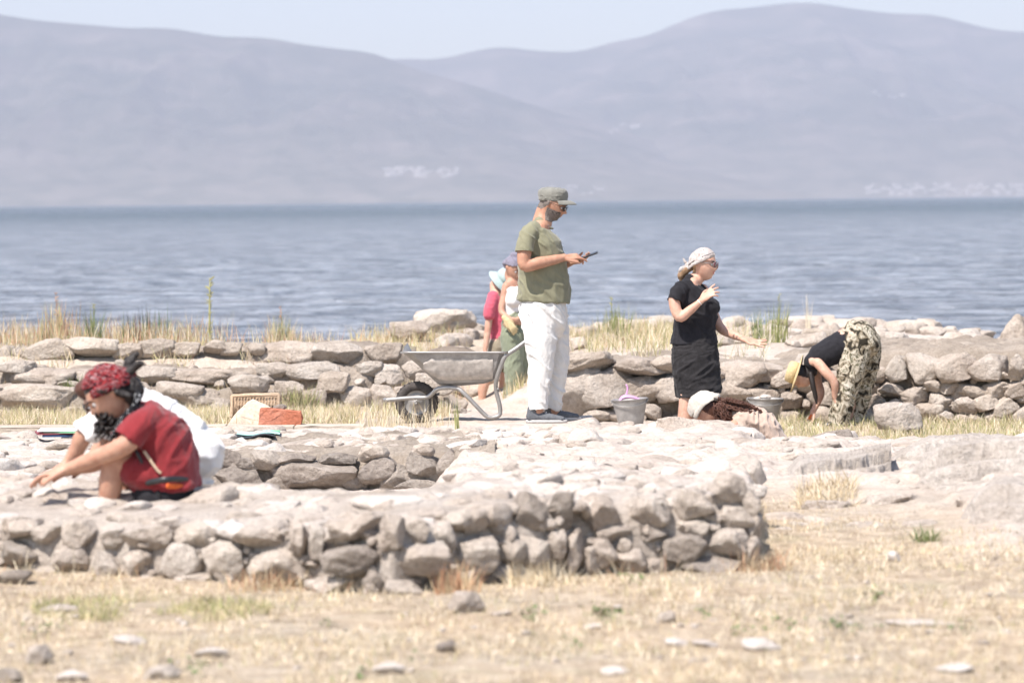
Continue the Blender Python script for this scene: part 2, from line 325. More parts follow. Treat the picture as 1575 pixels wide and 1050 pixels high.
# ------------------------------------------------------------------ sea
def build_sea():
    ys = np.concatenate([np.linspace(30, 160, 260), np.geomspace(161, 14500, 90)])
    s = np.concatenate([np.linspace(-2.2, -.22, 14), np.linspace(-.2, .2, 220), np.linspace(.22, 2.2, 14)])
    X = s[None, :] * ys[:, None]; Y = np.repeat(ys[:, None], len(s), 1)
    am = ss(400, 120, Y)
    Z = -1 + am * .05 * fbm(np.stack([X * .45, Y * .8, 0 * X], -1), 2)
    n, k = X.shape; idx = np.arange(n * k).reshape(n, k)
    Q = np.stack([idx[:-1, :-1], idx[:-1, 1:], idx[1:, 1:], idx[1:, :-1]], -1).reshape(-1, 4)
    m, nt, b = new_mat('sea_water')
    v = pos(nt, (.75, 1.1, 1)); v2 = pos(nt, (.10, .2, 1)); v3 = pos(nt, (.004, .02, 1))
    n1 = tnoise(nt, v, 1.1, 5, .6, .4); n2 = tnoise(nt, v2, 1.6, 4, .6); n3 = tnoise(nt, v3, 1.0, 4, .55)
    c = ramp(nt, [(.40, (.06, .075, .10)), (.60, (.40, .42, .46))], tnoise(nt, pos(nt, (.7, .9, 1)), .7, 6, .75, .4))  # bright and dark of the ripples painted into the water colour
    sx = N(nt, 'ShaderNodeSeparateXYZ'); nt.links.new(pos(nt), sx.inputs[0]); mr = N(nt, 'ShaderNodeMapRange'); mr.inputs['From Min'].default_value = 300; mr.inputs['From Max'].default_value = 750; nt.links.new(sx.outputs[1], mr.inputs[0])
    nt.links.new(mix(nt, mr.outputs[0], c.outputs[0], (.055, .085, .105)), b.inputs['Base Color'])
    rr = ramp(nt, [(.35, (.10, .10, .10)), (.65, (.25, .25, .25))], n2); nt.links.new(rr.outputs[0], b.inputs['Roughness'])
    b.inputs['IOR'].default_value = 1.33; b.inputs['Specular IOR Level'].default_value = .5
    p1 = bump(nt, n2, b, 1.0, 4.5); bump(nt, n1, b, 1.0, 1.3, p1)
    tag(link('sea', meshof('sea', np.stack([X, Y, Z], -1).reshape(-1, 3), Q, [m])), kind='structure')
build_sea()

# ------------------------------------------------------------------ mountains
def build_mountain(name, prof, dcrest, dfoot, seed, mat, back=2500):
    pxs = np.linspace(prof[0][0], prof[-1][0], 420)
    cy = np.interp(pxs, [p[0] for p in prof], [p[1] for p in prof])
    k = np.ones(9) / 9; cy = np.convolve(np.pad(cy, 4, 'edge'), k, 'valid')
    crest = np.maximum((309 + (787.5 - pxs) * .0096 - cy) / F * dcrest, 6)
    t = np.linspace(0, 1, 110)
    D = dfoot + (dcrest - dfoot) * t
    rows = []
    for j, tt in enumerate(t):
        X = (pxs - 787.5) / F * (D[j] * .5 + dcrest * .5)
        q = np.stack([X / 900 + seed, np.full_like(X, D[j] / 900), 0 * X + seed], -1)
        rid = 1 - 2.2 * np.abs(fbm(q * np.array([1.5, .45, 1]), 5, 2.1, .5))
        z = crest * (tt ** .85) * (1 - .30 * (1 - rid) * (1 - tt ** 6) * (1 - .3 * tt)) - 4
        rows.append(np.stack([X, np.full_like(X, D[j]), np.where(tt == 0, -12, np.maximum(z, -3 + 0 * z))], -1))
    for bk in (.3, 1):
        r = rows[109].copy(); r[:, 1] += back * bk; r[:, 2] = crest * (1 - bk) * .8 - 12 * bk; rows.append(r)
    A = np.array(rows); n, k2 = A.shape[:2]; idx = np.arange(n * k2).reshape(n, k2)
    Q = np.stack([idx[:-1, :-1], idx[:-1, 1:], idx[1:, 1:], idx[1:, :-1]], -1).reshape(-1, 4)
    return tag(link(name, meshof(name, A.reshape(-1, 3), Q, [mat])), kind='structure')
mm, nt, b = new_mat('mountain_scrub')
v = pos(nt, (.001, .001, .003))
mc = ramp(nt, [(.35, (.040, .050, .034)), (.5, (.075, .075, .055)), (.62, (.12, .105, .085)), (.75, (.18, .16, .13))], tnoise(nt, v, 3.2, 8, .62))
hz = N(nt, 'ShaderNodeSeparateXYZ'); nt.links.new(pos(nt), hz.inputs[0])
low = N(nt, 'ShaderNodeMapRange'); low.inputs['From Min'].default_value = 10; low.inputs['From Max'].default_value = 260; low.inputs['To Min'].default_value = .55; low.inputs['To Max'].default_value = 0
nt.links.new(hz.outputs[2], low.inputs[0])
foot_haze = ramp(nt, [(.4, (.12, .12, .09)), (.6, (.24, .21, .17))], tnoise(nt, v, 9, 6, .6))  # low haze put into the colour: slopes turn paler towards the foot
nt.links.new(mix(nt, low.outputs[0], mc.outputs[0], foot_haze.outputs[0]), b.inputs['Base Color']); b.inputs['Roughness'].default_value = 1; b.inputs['Specular IOR Level'].default_value = 0
left_prof = [(-900, 10), (-500, 0), (-200, 8), (0, 20), (60, 30), (130, 36), (200, 42), (270, 42), (340, 55), (420, 57), (470, 67), (520, 73), (580, 80), (640, 104), (740, 132), (860, 172), (980, 205), (1100, 250), (1250, 300), (1400, 312)]
right_prof = [(-200, 130), (300, 110), (560, 92), (620, 89), (680, 91), (735, 77), (775, 70), (830, 78), (900, 79), (950, 62), (1000, 56), (1060, 28), (1110, 14), (1160, 12), (1200, 5), (1260, 3), (1300, 11), (1380, 21), (1440, 21), (1500, 38), (1540, 47), (1575, 48), (1750, 60), (2100, 90), (2600, 60)]
build_mountain('mountain_near', left_prof, 11500, 9300, 1.3, mm)
build_mountain('mountain_far', right_prof, 14000, 10500, 4.7, mm, 1500)

from mathutils.bvhtree import BVHTree
TREES = []
for n_ in ('mountain_near', 'mountain_far'):
    m_ = bpy.data.objects[n_].data; TREES.append(BVHTree.FromPolygons([v.co for v in m_.vertices], [p.vertices[:] for p in m_.polygons]))
def build_town():
    V, Q = [], []
    zones = [(590, 705, 258, 272, 60, 10300), (1335, 1575, 283, 300, 120, 10900), (840, 930, 286, 300, 18, 10100), (930, 985, 192, 204, 10, 12300), (1345, 1390, 142, 150, 8, 13000)]
    for x0, x1, y0, y1, n, D in zones:
        for i in range(n):
            px = R_.uniform(x0, x1); py = R_.uniform(y0, y1)
            hit = None
            d_ = (P(px, py, 100) - Vector((0, 0, CAM_Z))).normalized()
            for t_ in TREES:
                q_ = t_.ray_cast(Vector((0, 0, CAM_Z)), d_)[0]
                if q_ is not None and (hit is None or q_.y < hit.y): hit = q_
            if hit is None: continue
            c = hit; a, bb, h = R_.uniform(7, 20), R_.uniform(8, 20), R_.uniform(4, 11)
            k = len(V)
            for dz in (-30, h):
                for dx, dy in ((-a, -bb), (a, -bb), (a, bb), (-a, bb)): V.append((c.x + dx / 2, c.y + dy / 2, c.z + dz / 2))
            Q += [(k, k+1, k+5, k+4), (k+1, k+2, k+6, k+5), (k+2, k+3, k+7, k+6), (k+3, k, k+4, k+7), (k+4, k+5, k+6, k+7)]
    o = link('far_town', meshof('far_town', np.array(V), np.array(Q), [plain('whitewashed_walls', (.46, .43, .40), .9, .1, .01, .1)], False))
    tag(o, 'scatter of tiny pale houses on the mountain foot across the water', 'town', kind='stuff')
build_town()

# ------------------------------------------------------------------ haze
def box_mesh(name, lo, hi):
    V = [(x, y, z) for z in (lo[2], hi[2]) for x, y in ((lo[0], lo[1]), (hi[0], lo[1]), (hi[0], hi[1]), (lo[0], hi[1]))]
    return meshof(name, V, [(3, 2, 1, 0), (4, 5, 6, 7), (0, 1, 5, 4), (1, 2, 6, 5), (2, 3, 7, 6), (3, 0, 4, 7)], smooth=False)
hm = bpy.data.materials.new('haze_air'); hm.use_nodes = True; hm.node_tree.nodes.clear()
ho = hm.node_tree.nodes.new('ShaderNodeOutputMaterial'); hv = hm.node_tree.nodes.new('ShaderNodeVolumePrincipled')
hv.inputs['Color'].default_value = (.81, .84, .985, 1); hv.inputs['Density'].default_value = HAZE = .000105; hv.inputs['Anisotropy'].default_value = 0.0
hm.node_tree.links.new(hv.outputs[0], ho.inputs['Volume'])
h = link('haze', box_mesh('haze', (-34000, -200, -14), (34000, 15800, 1150)), mat=hm); tag(h, kind='stuff')

# ------------------------------------------------------------------ stones
import bmesh
def rock_mesh(seed, sub=4, cuts=18, rough=.07, lo=.52, hi=.88, mat=None, name='stone'):
    bm = bmesh.new(); bmesh.ops.create_icosphere(bm, subdivisions=sub, radius=1)
    V = np.array([v.co[:] for v in bm.verts]); Fc = np.array([[v.index for v in f.verts] for f in bm.faces]); bm.free()
    rs = np.random.RandomState(seed)
    V *= 1.08
    for c in range(cuts):
        n = rs.normal(size=3); n /= np.linalg.norm(n)
        if c < 6: n = np.eye(3)[c % 3] * (1 if c < 3 else -1) + rs.normal(size=3) * .22; n /= np.linalg.norm(n)
        d = rs.uniform(lo, hi) if c >= 6 else rs.uniform(.70, .88)
        s = V @ n - d
        V = V - np.outer(np.where(s > 0, s * .93, 0), n)
    L = np.linalg.norm(V, axis=1)[:, None]
    o = rs.uniform(0, 50)
    V = V + V / L * (rough * 1.1 * fbm(V * 1.6 + o, 2)[:, None] + rough * 1.3 * fbm(V * 4.5 + o, 3)[:, None] - rough * .8 * np.maximum(0, fbm(V * 8 + o, 2))[:, None])
    V /= np.abs(V).max(0)
    return meshof(name, V, Fc, [mat or M['rock']])
def rset(mat, seed, n, **k): return [rock_mesh(seed + i, mat=mat, **k) for i in range(n)]
FACE = rset(M['rock'], 10, 12, sub=4); FACE_G = rset(M['rock_grey'], 40, 8, sub=4); BACK = rset(M['rock_back'], 70, 10, sub=4)
SMALL = rset(M['rock'], 100, 10, sub=3, rough=.04); BLOCK = rset(M['rock'], 130, 6, sub=4, cuts=16, rough=.09, lo=.6, hi=.85)
SMALL_B = rset(M['rock_back'], 160, 8, sub=3); GREYS = rset(M['rock_grey'], 190, 5, sub=3)
MORT = rset(M['mortar'], 220, 8, sub=3, rough=.06)

def stone(px, py, w, h, D, pool, parent=None, dep=.9, rz=None, tilt=.12, name='stone', roll=None, grow=1.08, face=0):
    """stone whose middle is seen at (px, py), w x h photograph pixels, dep = depth / width"""
    s = D / F
    o = link(name, pool[R_.randrange(len(pool))], parent)
    sx, sz = w * s / 2 * grow, h * s / 2 * grow; sy = max(sx, sz) * dep
    p = P(px, py, D); p.y += sy * face
    o.location = p
    o.scale = (sx, sy, sz)
    flip = R_.choice([0, math.pi]) if rz is None else rz
    o.rotation_euler = (R_.uniform(-tilt, tilt), R_.uniform(-tilt, tilt) if roll is None else roll, flip + R_.uniform(-tilt, tilt))
    return o

def wall_core(pts, thick, mat, parent, name='rubble_core', amp=.035, seed=0, zb=0.0, n=260, inset=.05, backdrop=0.0):
    """pts: (px, front depth, top z). Irregular mass of fill the face stones sit in"""
    px = np.linspace(pts[0][0], pts[-1][0], n); D = np.interp(px, [p[0] for p in pts], [p[1] for p in pts]) + inset
    Zt = np.interp(px, [p[0] for p in pts], [p[2] for p in pts])
    th = np.interp(px, [p[0] for p in pts], thick) if hasattr(thick, '__len__') else np.full(n, thick)
    prof = [(0, 0), (.0, .25), (.0, .5), (.01, .75), (.03, .93), (.09, 1)] + [(f, 1) for f in np.linspace(.16, .9, 26)] + [(.97, .9), (1, .5), (1, 0)]
    rows = []
    for f, g in prof:
        d = D + th * f; x = (px - 787.5) / F * d; z = zb + (Zt - (backdrop(px) if callable(backdrop) else backdrop) * min(f / .85, 1) - zb) * g
        rows.append(np.stack([x, d, z], -1))
    A = np.array(rows); nn = fbm(A * np.array([3.2, 3.2, 3.2]) + seed, 5, 2.1, .55)
    A[..., 2] += amp * nn * 1.2; A[..., 1] -= amp * .8 * fbm(A * 4.1 + seed + 9, 4)
    # close both ends
    c0 = A[:, 0].mean(0); c1 = A[:, -1].mean(0)
    A = np.concatenate([np.repeat(c0[None, None], len(A), 0), A, np.repeat(c1[None, None], len(A), 0)], 1)
    a, k = A.shape[:2]; idx = np.arange(a * k).reshape(a, k)
    Q = np.stack([idx[:-1, :-1], idx[:-1, 1:], idx[1:, 1:], idx[1:, :-1]], -1).reshape(-1, 4)
    return link(name, meshof(name, A.reshape(-1, 3), Q, [mat]), parent)

# --- front wall -----------------------------------------------------------
FW = [(-420, 14.9, .36), (-150, 14.3, .34), (0, 14.0, .33), (400, 13.42, .35), (600, 12.98, .38), (760, 13.38, .43), (900, 13.6, .43), (1150, 13.72, .43)]
FRISE = lambda px: np.interp(px, [0, 600, 760, 1150], [.09, .06, .02, -.03])
def fwD(px): return float(np.interp(px, [p[0] for p in FW], [p[1] for p in FW]))
fw = tag(empty('stone_wall', P(600, 920, 13.0)), 'low foreground wall of rough pale fieldstones bedded in whitish mortar', 'wall')
wall_core(FW, [1.5, 1.5, 1.45, 1.3, 1.2, 1.5, 1.6, 1.0], M['infill'], fw, zb=.08, inset=.08, amp=.022, backdrop=lambda px: -FRISE(px))
FS = [(23,815,50,38),(72,820,50,34),(125,823,58,46),(174,829,42,36),(230,825,78,42),(308,823,76,44),(406,820,98,52),(460,831,26,58),(488,831,26,56),(545,812,86,42),
 (31,851,62,36),(111,855,60,54),(162,868,46,44),(211,860,44,36),(275,862,68,52),(345,860,62,58),(437,870,112,54),(541,866,98,52),(218,894,48,24),(406,900,62,28),(510,903,84,38),(574,894,32,32),(300,893,60,24),(355,897,40,22),(150,897,50,22),(75,884,56,22),
 (600,818,42,52),(638,815,44,44),(678,824,44,44),(722,804,52,40),(642,858,106,48),(727,853,82,56),(573,908,34,30),(620,907,66,36),(671,902,46,36),(762,884,54,30),(715,888,40,22),
 (771,818,42,44),(811,788,60,64),(864,783,42,56),(789,846,42,44),(822,849,50,50),(856,836,32,42),(884,850,32,60),(908,865,28,50),(922,787,72,50),(940,818,62,28),(930,847,38,48),(998,784,78,52),(1002,821,54,32),
 (1067,773,62,48),(1062,813,62,36),(1051,849,68,50),(1122,752,60,44),(1131,794,58,42),(1122,831,74,42),(1100,874,98,36),(967,862,54,38),(1010,872,40,26),(960,838,24,20),(1095,797,26,22),(1155,775,28,40),(1158,812,28,40),(1150,850,36,44),
 (-30,828,60,44),(-85,835,60,44),(-40,866,70,36)]
for q in FS:
    px, py, w, h = q; D = fwD(px) + .04 + (.05 if py < 830 else 0)
    roll = R_.uniform(-.12, .12)
    if w < 30: roll = 0
    o = stone(px, py, w, h, D, FACE if R_.random() < .9 else FACE_G, fw, dep=.85, roll=roll, face=.25, grow=1.13)
# small chinking stones in the joints of the face
for i in range(110):
    px = R_.uniform(-60, 1150); py = R_.uniform(812, 905) if px < 760 else R_.uniform(790, 885)
    stone(px, py, R_.uniform(12, 26), R_.uniform(9, 20), fwD(px) + .075, SMALL, fw, dep=.9, face=.0)

def scatter_top(n, rng, Dr, zf, pool, parent, size=(.035, .10), flat=(.35, .7), stuff=False, sink=.25, name='stone'):
    out = []
    for i in range(n):
        px = R_.uniform(*rng); D = R_.uniform(*Dr(px))
        x = (px - 787.5) / F * D; z = zf(px, x, D)
        s = R_.uniform(*size) * (1 if R_.random() < .75 else 1.45); f = R_.uniform(*flat)
        o = link(name, pool[R_.randrange(len(pool))], parent)
        o.location = (x, D, z - s * f * .42)
        o.scale = (s, s * R_.uniform(.6, 1.), s * f); o.rotation_euler = (R_.uniform(-.3, .3), R_.uniform(-.3, .3), R_.uniform(0, 6.3)); out.append(o)
    return out
def fz(px, x, D): return float(np.interp(px, [p[0] for p in FW], [p[2] for p in FW]) + FRISE(px) * min(max((D - fwD(px)) / 1.3, 0), 1))
# big stones lying on top, seen in the photograph
for q in [(20,765,44,24),(90,748,120,28),(174,742,52,34),(328,762,80,30),(265,771,44,18),(10,742,60,20),(130,768,60,18),(215,757,40,22),(400,770,60,22),(470,776,50,20),(520,762,60,24),(590,775,66,24),(660,770,50,24),(700,752,66,22)]:
    px, py, w, h = q
    D = F * (CAM_Z - fz(px, 0, fwD(px) + .5)) / max(py + h * .1 - (309 + (787.5 - px) * .0096), 50)
    stone(px, py, w, h, min(D, fwD(px) + 1.35), FACE if R_.random() < .4 else SMALL, fw, dep=.6, tilt=.08)
scatter_top(118, (-80, 770), lambda px: (fwD(px) + .12, fwD(px) + 1.3), fz, SMALL + MORT, fw, size=(.045, .11), flat=(.3, .6))
scatter_top(125, (760, 1140), lambda px: (fwD(px) + .10, fwD(px) + (1.6 if px < 950 else .95)), fz, SMALL + MORT, fw, size=(.04, .09), flat=(.3, .6))

# --- middle wall ----------------------------------------------------------
mw = tag(empty('stone_wall', P(500, 760, 22.2)), 'second low wall with a shaded face of big pitted blocks behind the crouching pair', 'wall')
wall_core([(300, 22.25, .0), (520, 22.2, .01), (690, 21.9, .02), (760, 20.6, .06)], [2.2, 2.2, 2.2, 2.0], M['core'], mw, zb=-.28, inset=.12, amp=.05)
for q in [(362,735,80,62),(378,712,40,22),(408,708,56,30),(480,733,140,58),(428,745,40,30),(585,722,66,50),(548,745,40,26),(612,735,60,44),(650,718,50,44),(690,712,34,48),(572,697,52,28),(648,694,40,24),(340,708,60,34),(318,745,60,40),(520,706,60,20),(640,748,70,26),(700,742,40,24),(455,706,60,18)]:
    px, py, w, h = q
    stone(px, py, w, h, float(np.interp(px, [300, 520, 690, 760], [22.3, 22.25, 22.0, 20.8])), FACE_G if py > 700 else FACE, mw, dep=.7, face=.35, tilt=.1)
scatter_top(210, (-60, 860), lambda px: (22.35 if px > 300 else 20.2, 24.5), lambda px, x, D: gz(x, D) + .005, SMALL + MORT, mw, size=(.05, .14), flat=(.3, .6))
# --- rubble between front and middle walls on the right -> pieces of the ground
gnd = bpy.data.objects['ground']
scatter_top(120, (700, 1150), lambda px: (15.6, 22.3), lambda px, x, D: gz(x, D), SMALL + MORT, gnd, size=(.04, .13), flat=(.3, .6), name='rock')
scatter_top(80, (820, 1600), lambda px: (22.0, 24.4), lambda px, x, D: gz(x, D) - .01, SMALL + MORT + BLOCK, gnd, size=(.05, .14), flat=(.3, .6), name='rock')
scatter_top(50, (1180, 1650), lambda px: (15.2, 22), lambda px, x, D: gz(x, D) - .01, SMALL, gnd, size=(.02, .06), flat=(.3, .6), name='rock')
for q in [(1075,668,132,52,24.0),(1128,675,56,52,23.9),(1040,678,90,36,23.8),(960,680,80,36,23.7),(905,672,70,26,23.9),(1278,680,64,40,24.0),(1332,686,40,30,24.0),(1228,692,70,30,23.9),(1170,706,70,28,23.6),(1480,692,112,28,24.0),(1548,694,70,26,24.1),(1400,694,60,20,24.1),(1240,712,60,26,23.4),(1130,720,60,26,23.2),(1020,706,90,30,22.9),(920,700,60,22,22.8),(860,690,70,20,23)]:
    px, py, w, h, D = q
    stone(px, py, w, h, D, BLOCK if px != 1278 else FACE_G, gnd, dep=.6, tilt=.1, name='rock')
# outcrop ledges on the right
def outcrop(pts, name='rock_ledge', amp=.05, seed=1, thick=1.6, mat=None, zb=0, steps=5):
    """bedrock shelf that climbs away from the camera in broken layers"""
    n, m = 300, 90
    px = np.linspace(pts[0][0], pts[-1][0], n); D = np.interp(px, [p[0] for p in pts], [p[1] for p in pts]); H = np.interp(px, [p[0] for p in pts], [p[2] for p in pts]) - zb
    v = np.concatenate([np.linspace(0, .5, 64), np.linspace(.51, 1, 26)])
    dd = D[None, :] + thick * v[:, None]; X = (px[None, :] - 787.5) / F * dd
    q = np.stack([X, dd, 0 * X], -1)
    vv = v[:, None] * 2 * steps + 1.3 * fbm(q * np.array([.55, 1.5, 1]) + seed, 5) + .30 * fbm(q * np.array([3, 7, 1]) + seed, 4)
    vv = np.clip(vv, 0, steps); fl = np.floor(vv); fr = vv - fl; st = (fl + ss(.0, .12, fr) - .22 * np.exp(-((fr - .97) / .05) ** 2)) / steps
    end = ss(0, .34, (px - px[0]) / (px[-1] - px[0]))[None, :]
    Z = zb - .05 + (H[None, :] + .05) * np.clip(st, 0, 1) * (.0 + 1.0 * end) * (1 - .25 * ss(.6, 1, v)[:, None])
    Z = Z + amp * .30 * fbm(q * 3.1 + seed, 5, 2.1, .6) + .022 * np.abs(fbm(q * np.array([4, 11, 1]) + 3, 4, 2.2, .6)); Z[0] = zb - .15; Z[-1] -= .3
    A = np.stack([X, dd + .03 * fbm(q * 4 + 5, 3), Z], -1); idx = np.arange(A.shape[0] * n).reshape(-1, n)
    Q = np.stack([idx[:-1, :-1], idx[:-1, 1:], idx[1:, 1:], idx[1:, :-1]], -1).reshape(-1, 4)
    return link(name, meshof(name, A.reshape(-1, 3), Q, [mat or M['ledge']]), gnd)
M['ledge'] = rock_mat('pale_bedrock', [(.40, .345, .295), (.52, .46, .405), (.61, .555, .50)], fine=30, bumpd=.014, stain=.45, vary=0)
for k_ in range(70):
    px_ = R_.uniform(1180, 1650); d_ = R_.uniform(15.2, 23.5); x_ = (px_ - 787.5) / F * d_
    o = link('rock', BLOCK[k_ % 6], gnd); s_ = R_.uniform(.06, .17); o.location = (x_, d_, gz(x_, d_) - s_ * .12); o.scale = (s_, s_ * .7, s_ * .35); o.rotation_euler = (R_.uniform(-.15, .15), R_.uniform(-.1, .1), R_.uniform(-.4, .4))
outcrop([(1405, 15.3, .22), (1440, 15.0, .32), (1500, 14.9, .34), (1600, 14.7, .34), (1800, 14.6, .3)], seed=3, amp=.07)
outcrop([(1290, 17.6, .20), (1360, 17.0, .27), (1450, 16.6, .38), (1600, 16.5, .42), (1800, 16.2, .4)], seed=8, amp=.08)
outcrop([(1165, 17.4, .20), (1230, 17.2, .24), (1300, 17.4, .24), (1370, 17.9, .26)], seed=12, amp=.08, thick=2.2)
outcrop([(1300, 19.3, .12), (1400, 19.0, .22), (1500, 18.9, .24), (1700, 18.8, .2)], seed=22, amp=.08, thick=2.0)

# --- terraced wall at the back left --------------------------------------
lw = tag(empty('terraced_wall', P(250, 645, 31.6)), 'long terraced wall of flat weathered slabs behind the crouching pair, dry grass along its top', 'wall')
wall_core([(-300, 31.7, -.08), (300, 31.7, -.10), (560, 31.8, -.12), (690, 32.2, -.18)], 1.2, M['core'], lw, zb=-.4, amp=.06, seed=31)
wall_core([(-300, 32.4, .10), (300, 32.4, .08), (560, 32.3, .06), (650, 32.8, .0)], 1.2, M['core'], lw, zb=-.4, amp=.06, seed=35)
wall_core([(-300, 33.0, .27), (300, 33.0, .25), (560, 32.9, .25), (640, 33.3, .17)], 1.5, M['core'], lw, zb=-.3, amp=.05, seed=37)
def tz(rows):
    for px, py, w, h in rows:
        D = 33.0 if py < 557 else (32.4 if py < 588 else 31.75)
        stone(px, py, w, h, D, BACK if R_.random() < .7 else FACE, lw, dep=.55, face=.3, tilt=.07, grow=1.12)
tz([(8,543,32,24),(28,545,20,22),(75,540,78,36),(138,534,82,28),(197,541,50,26),(244,538,58,32),(283,539,54,26),(335,534,46,22),(354,538,40,22),(394,537,26,18),(445,543,82,34),(523,541,92,34),(592,545,60,34),(24,563,64,20),(59,581,106,30),(150,578,90,22),(236,577,66,26),(327,581,128,28),(275,602,72,28),(484,573,82,32),(512,588,48,32),(570,568,42,24),(600,577,42,32),(444,600,42,26),
    (62,612,124,40),(15,637,42,18),(100,634,60,16),(197,606,84,32),(303,612,62,28),(335,624,42,24),(386,592,66,30),(420,570,50,24),(545,610,50,30),(590,606,50,34),(630,612,44,36),(640,570,40,30),(560,632,44,20),(480,612,44,24),(-40,540,70,30),(-60,575,90,30),(-40,610,80,36),(155,632,60,18),(230,630,60,18),(400,620,50,22),(610,640,40,16),(660,590,40,30)])
for i in range(70):
    px = R_.uniform(380, 720) if i % 2 else R_.uniform(-60, 400); py = R_.uniform(560, 640)
    stone(px, py, R_.uniform(14, 34), R_.uniform(10, 20), 33.0 - (py - 540) / 100 * 1.4, SMALL_B, lw, dep=.8)
# --- rubble wall at the back right ---------------------------------------
rw = tag(empty('rubble_wall', P(1400, 655, 30.6)), 'dry rubble wall of rounded grey stones stacked behind the bending person', 'wall')
wall_core([(850, 31.2, .13), (1000, 31.2, .14), (1180, 31.2, .10), (1330, 30.9, .25), (1450, 30.7, .27), (1620, 30.6, .29), (1900, 30.5, .28)], 2.4, M['core'], rw, zb=-.45, amp=.06, seed=51, inset=.16)
RS = [(878,603,80,80),(936,603,86,70),(896,560,92,30),(982,564,82,30),(940,640,30,18),(1030,560,60,30),(1040,600,66,50),(990,600,60,40),(1143,576,68,38),(1179,573,48,28),(1209,583,42,30),(1128,603,58,28),(1169,608,62,32),(1219,614,42,28),(1095,575,50,30),(1100,612,50,34),(921,641,46,22),(1002,634,32,22),(982,644,28,18),(1214,642,30,20),(1265,639,32,26),(1150,640,40,24),(1085,640,40,24),(1250,560,50,28),(1240,590,44,30),(1270,605,50,34),(1300,585,50,30),(1310,620,44,34),
 (1346,576,32,28),(1381,566,42,38),(1421,568,54,44),(1473,568,68,44),(1524,565,64,40),(1566,565,34,38),(1338,596,28,22),(1371,600,40,24),(1406,611,52,28),(1436,594,32,20),(1461,597,36,22),(1491,602,48,26),(1531,603,46,28),(1566,600,36,30),(1343,618,38,26),(1376,624,32,22),(1451,618,42,30),(1489,626,42,28),(1519,622,36,28),(1546,628,40,30),(1536,645,38,24),(1431,632,38,24),(1456,644,36,20),(1481,647,36,20),(1506,648,36,22),(1401,630,30,18),(1575,640,36,30),(1600,570,50,40),(1610,610,50,40),(1330,640,36,24)]
for px, py, w, h in RS:
    D = float(np.interp(px, [850, 1180, 1330, 1620], [31.2, 31.2, 30.9, 30.6])) - (.08 if py > 620 else 0)
    stone(px, py, w, h, D, BACK, rw, dep=.8, face=.4, tilt=.2, grow=1.14)
for i in range(110):
    px = R_.uniform(850, 1620); py = R_.uniform(575, 652)
    D = float(np.interp(px, [850, 1180, 1330, 1620], [31.2, 31.2, 30.9, 30.6]))
    stone(px, py, R_.uniform(10, 24), R_.uniform(8, 18), D + .04, SMALL_B, rw, dep=.9)
# --- shore rocks ----------------------------------------------------------
shore = tag(link('rocky_shore', meshof('rocky_shore', *(lambda s: (s[0], s[1]))((np.array([[0, 39.5, -.2], [.3, 39.5, -.2], [.3, 39.8, -.2], [0, 39.8, -.2]]), np.array([[0, 1, 2, 3]]))), mats=[M['core']])), kind='structure')
SH = [(685,494,100,44,39),(630,505,60,30,38),(957,508,165,34,41),(1133,504,74,28,42),(1234,498,78,30,42),(1243,503,72,30,40),(1205,515,62,28,37),(1305,502,64,32,40),(1393,505,70,32,40),(1355,528,96,46,34.5),(1433,533,64,40,34),(1481,520,70,24,38),(1526,530,64,26,36),(840,505,80,26,41),(1060,510,80,26,41),(1170,520,60,26,38),(1000,520,90,22,38),(1100,528,80,26,37),(900,525,70,20,38),(1290,525,70,34,36),(1340,500,70,30,42),(1450,512,60,26,40),(1500,517,60,22,42),(780,510,60,30,40),(730,505,50,26,41),(1240,525,60,30,35),(1160,548,60,28,34),(1210,545,60,30,34),(1090,548,50,24,34.5),(1400,545,70,30,33.4),(1480,545,70,28,33.4),(1540,548,60,26,33.2),(1120,515,60,22,40)]
for px, py, w, h, D in SH:
    stone(px, py + 4, w, h, D, BLOCK if w > 60 else BACK, shore, dep=.7, tilt=.12, name='boulder', grow=1.1)
for i in range(90):
    px = R_.uniform(640, 1600); D = R_.uniform(34.5, 42)
    x = (px - 787.5) / F * D
    o = link('boulder', (SMALL_B + SMALL)[R_.randrange(18)], shore); s = R_.uniform(.06, .2); o.location = (x, D, gz(x, D) + s * .2); o.scale = (s, s * .8, s * .55); o.rotation_euler = (0, 0, R_.uniform(0, 6))

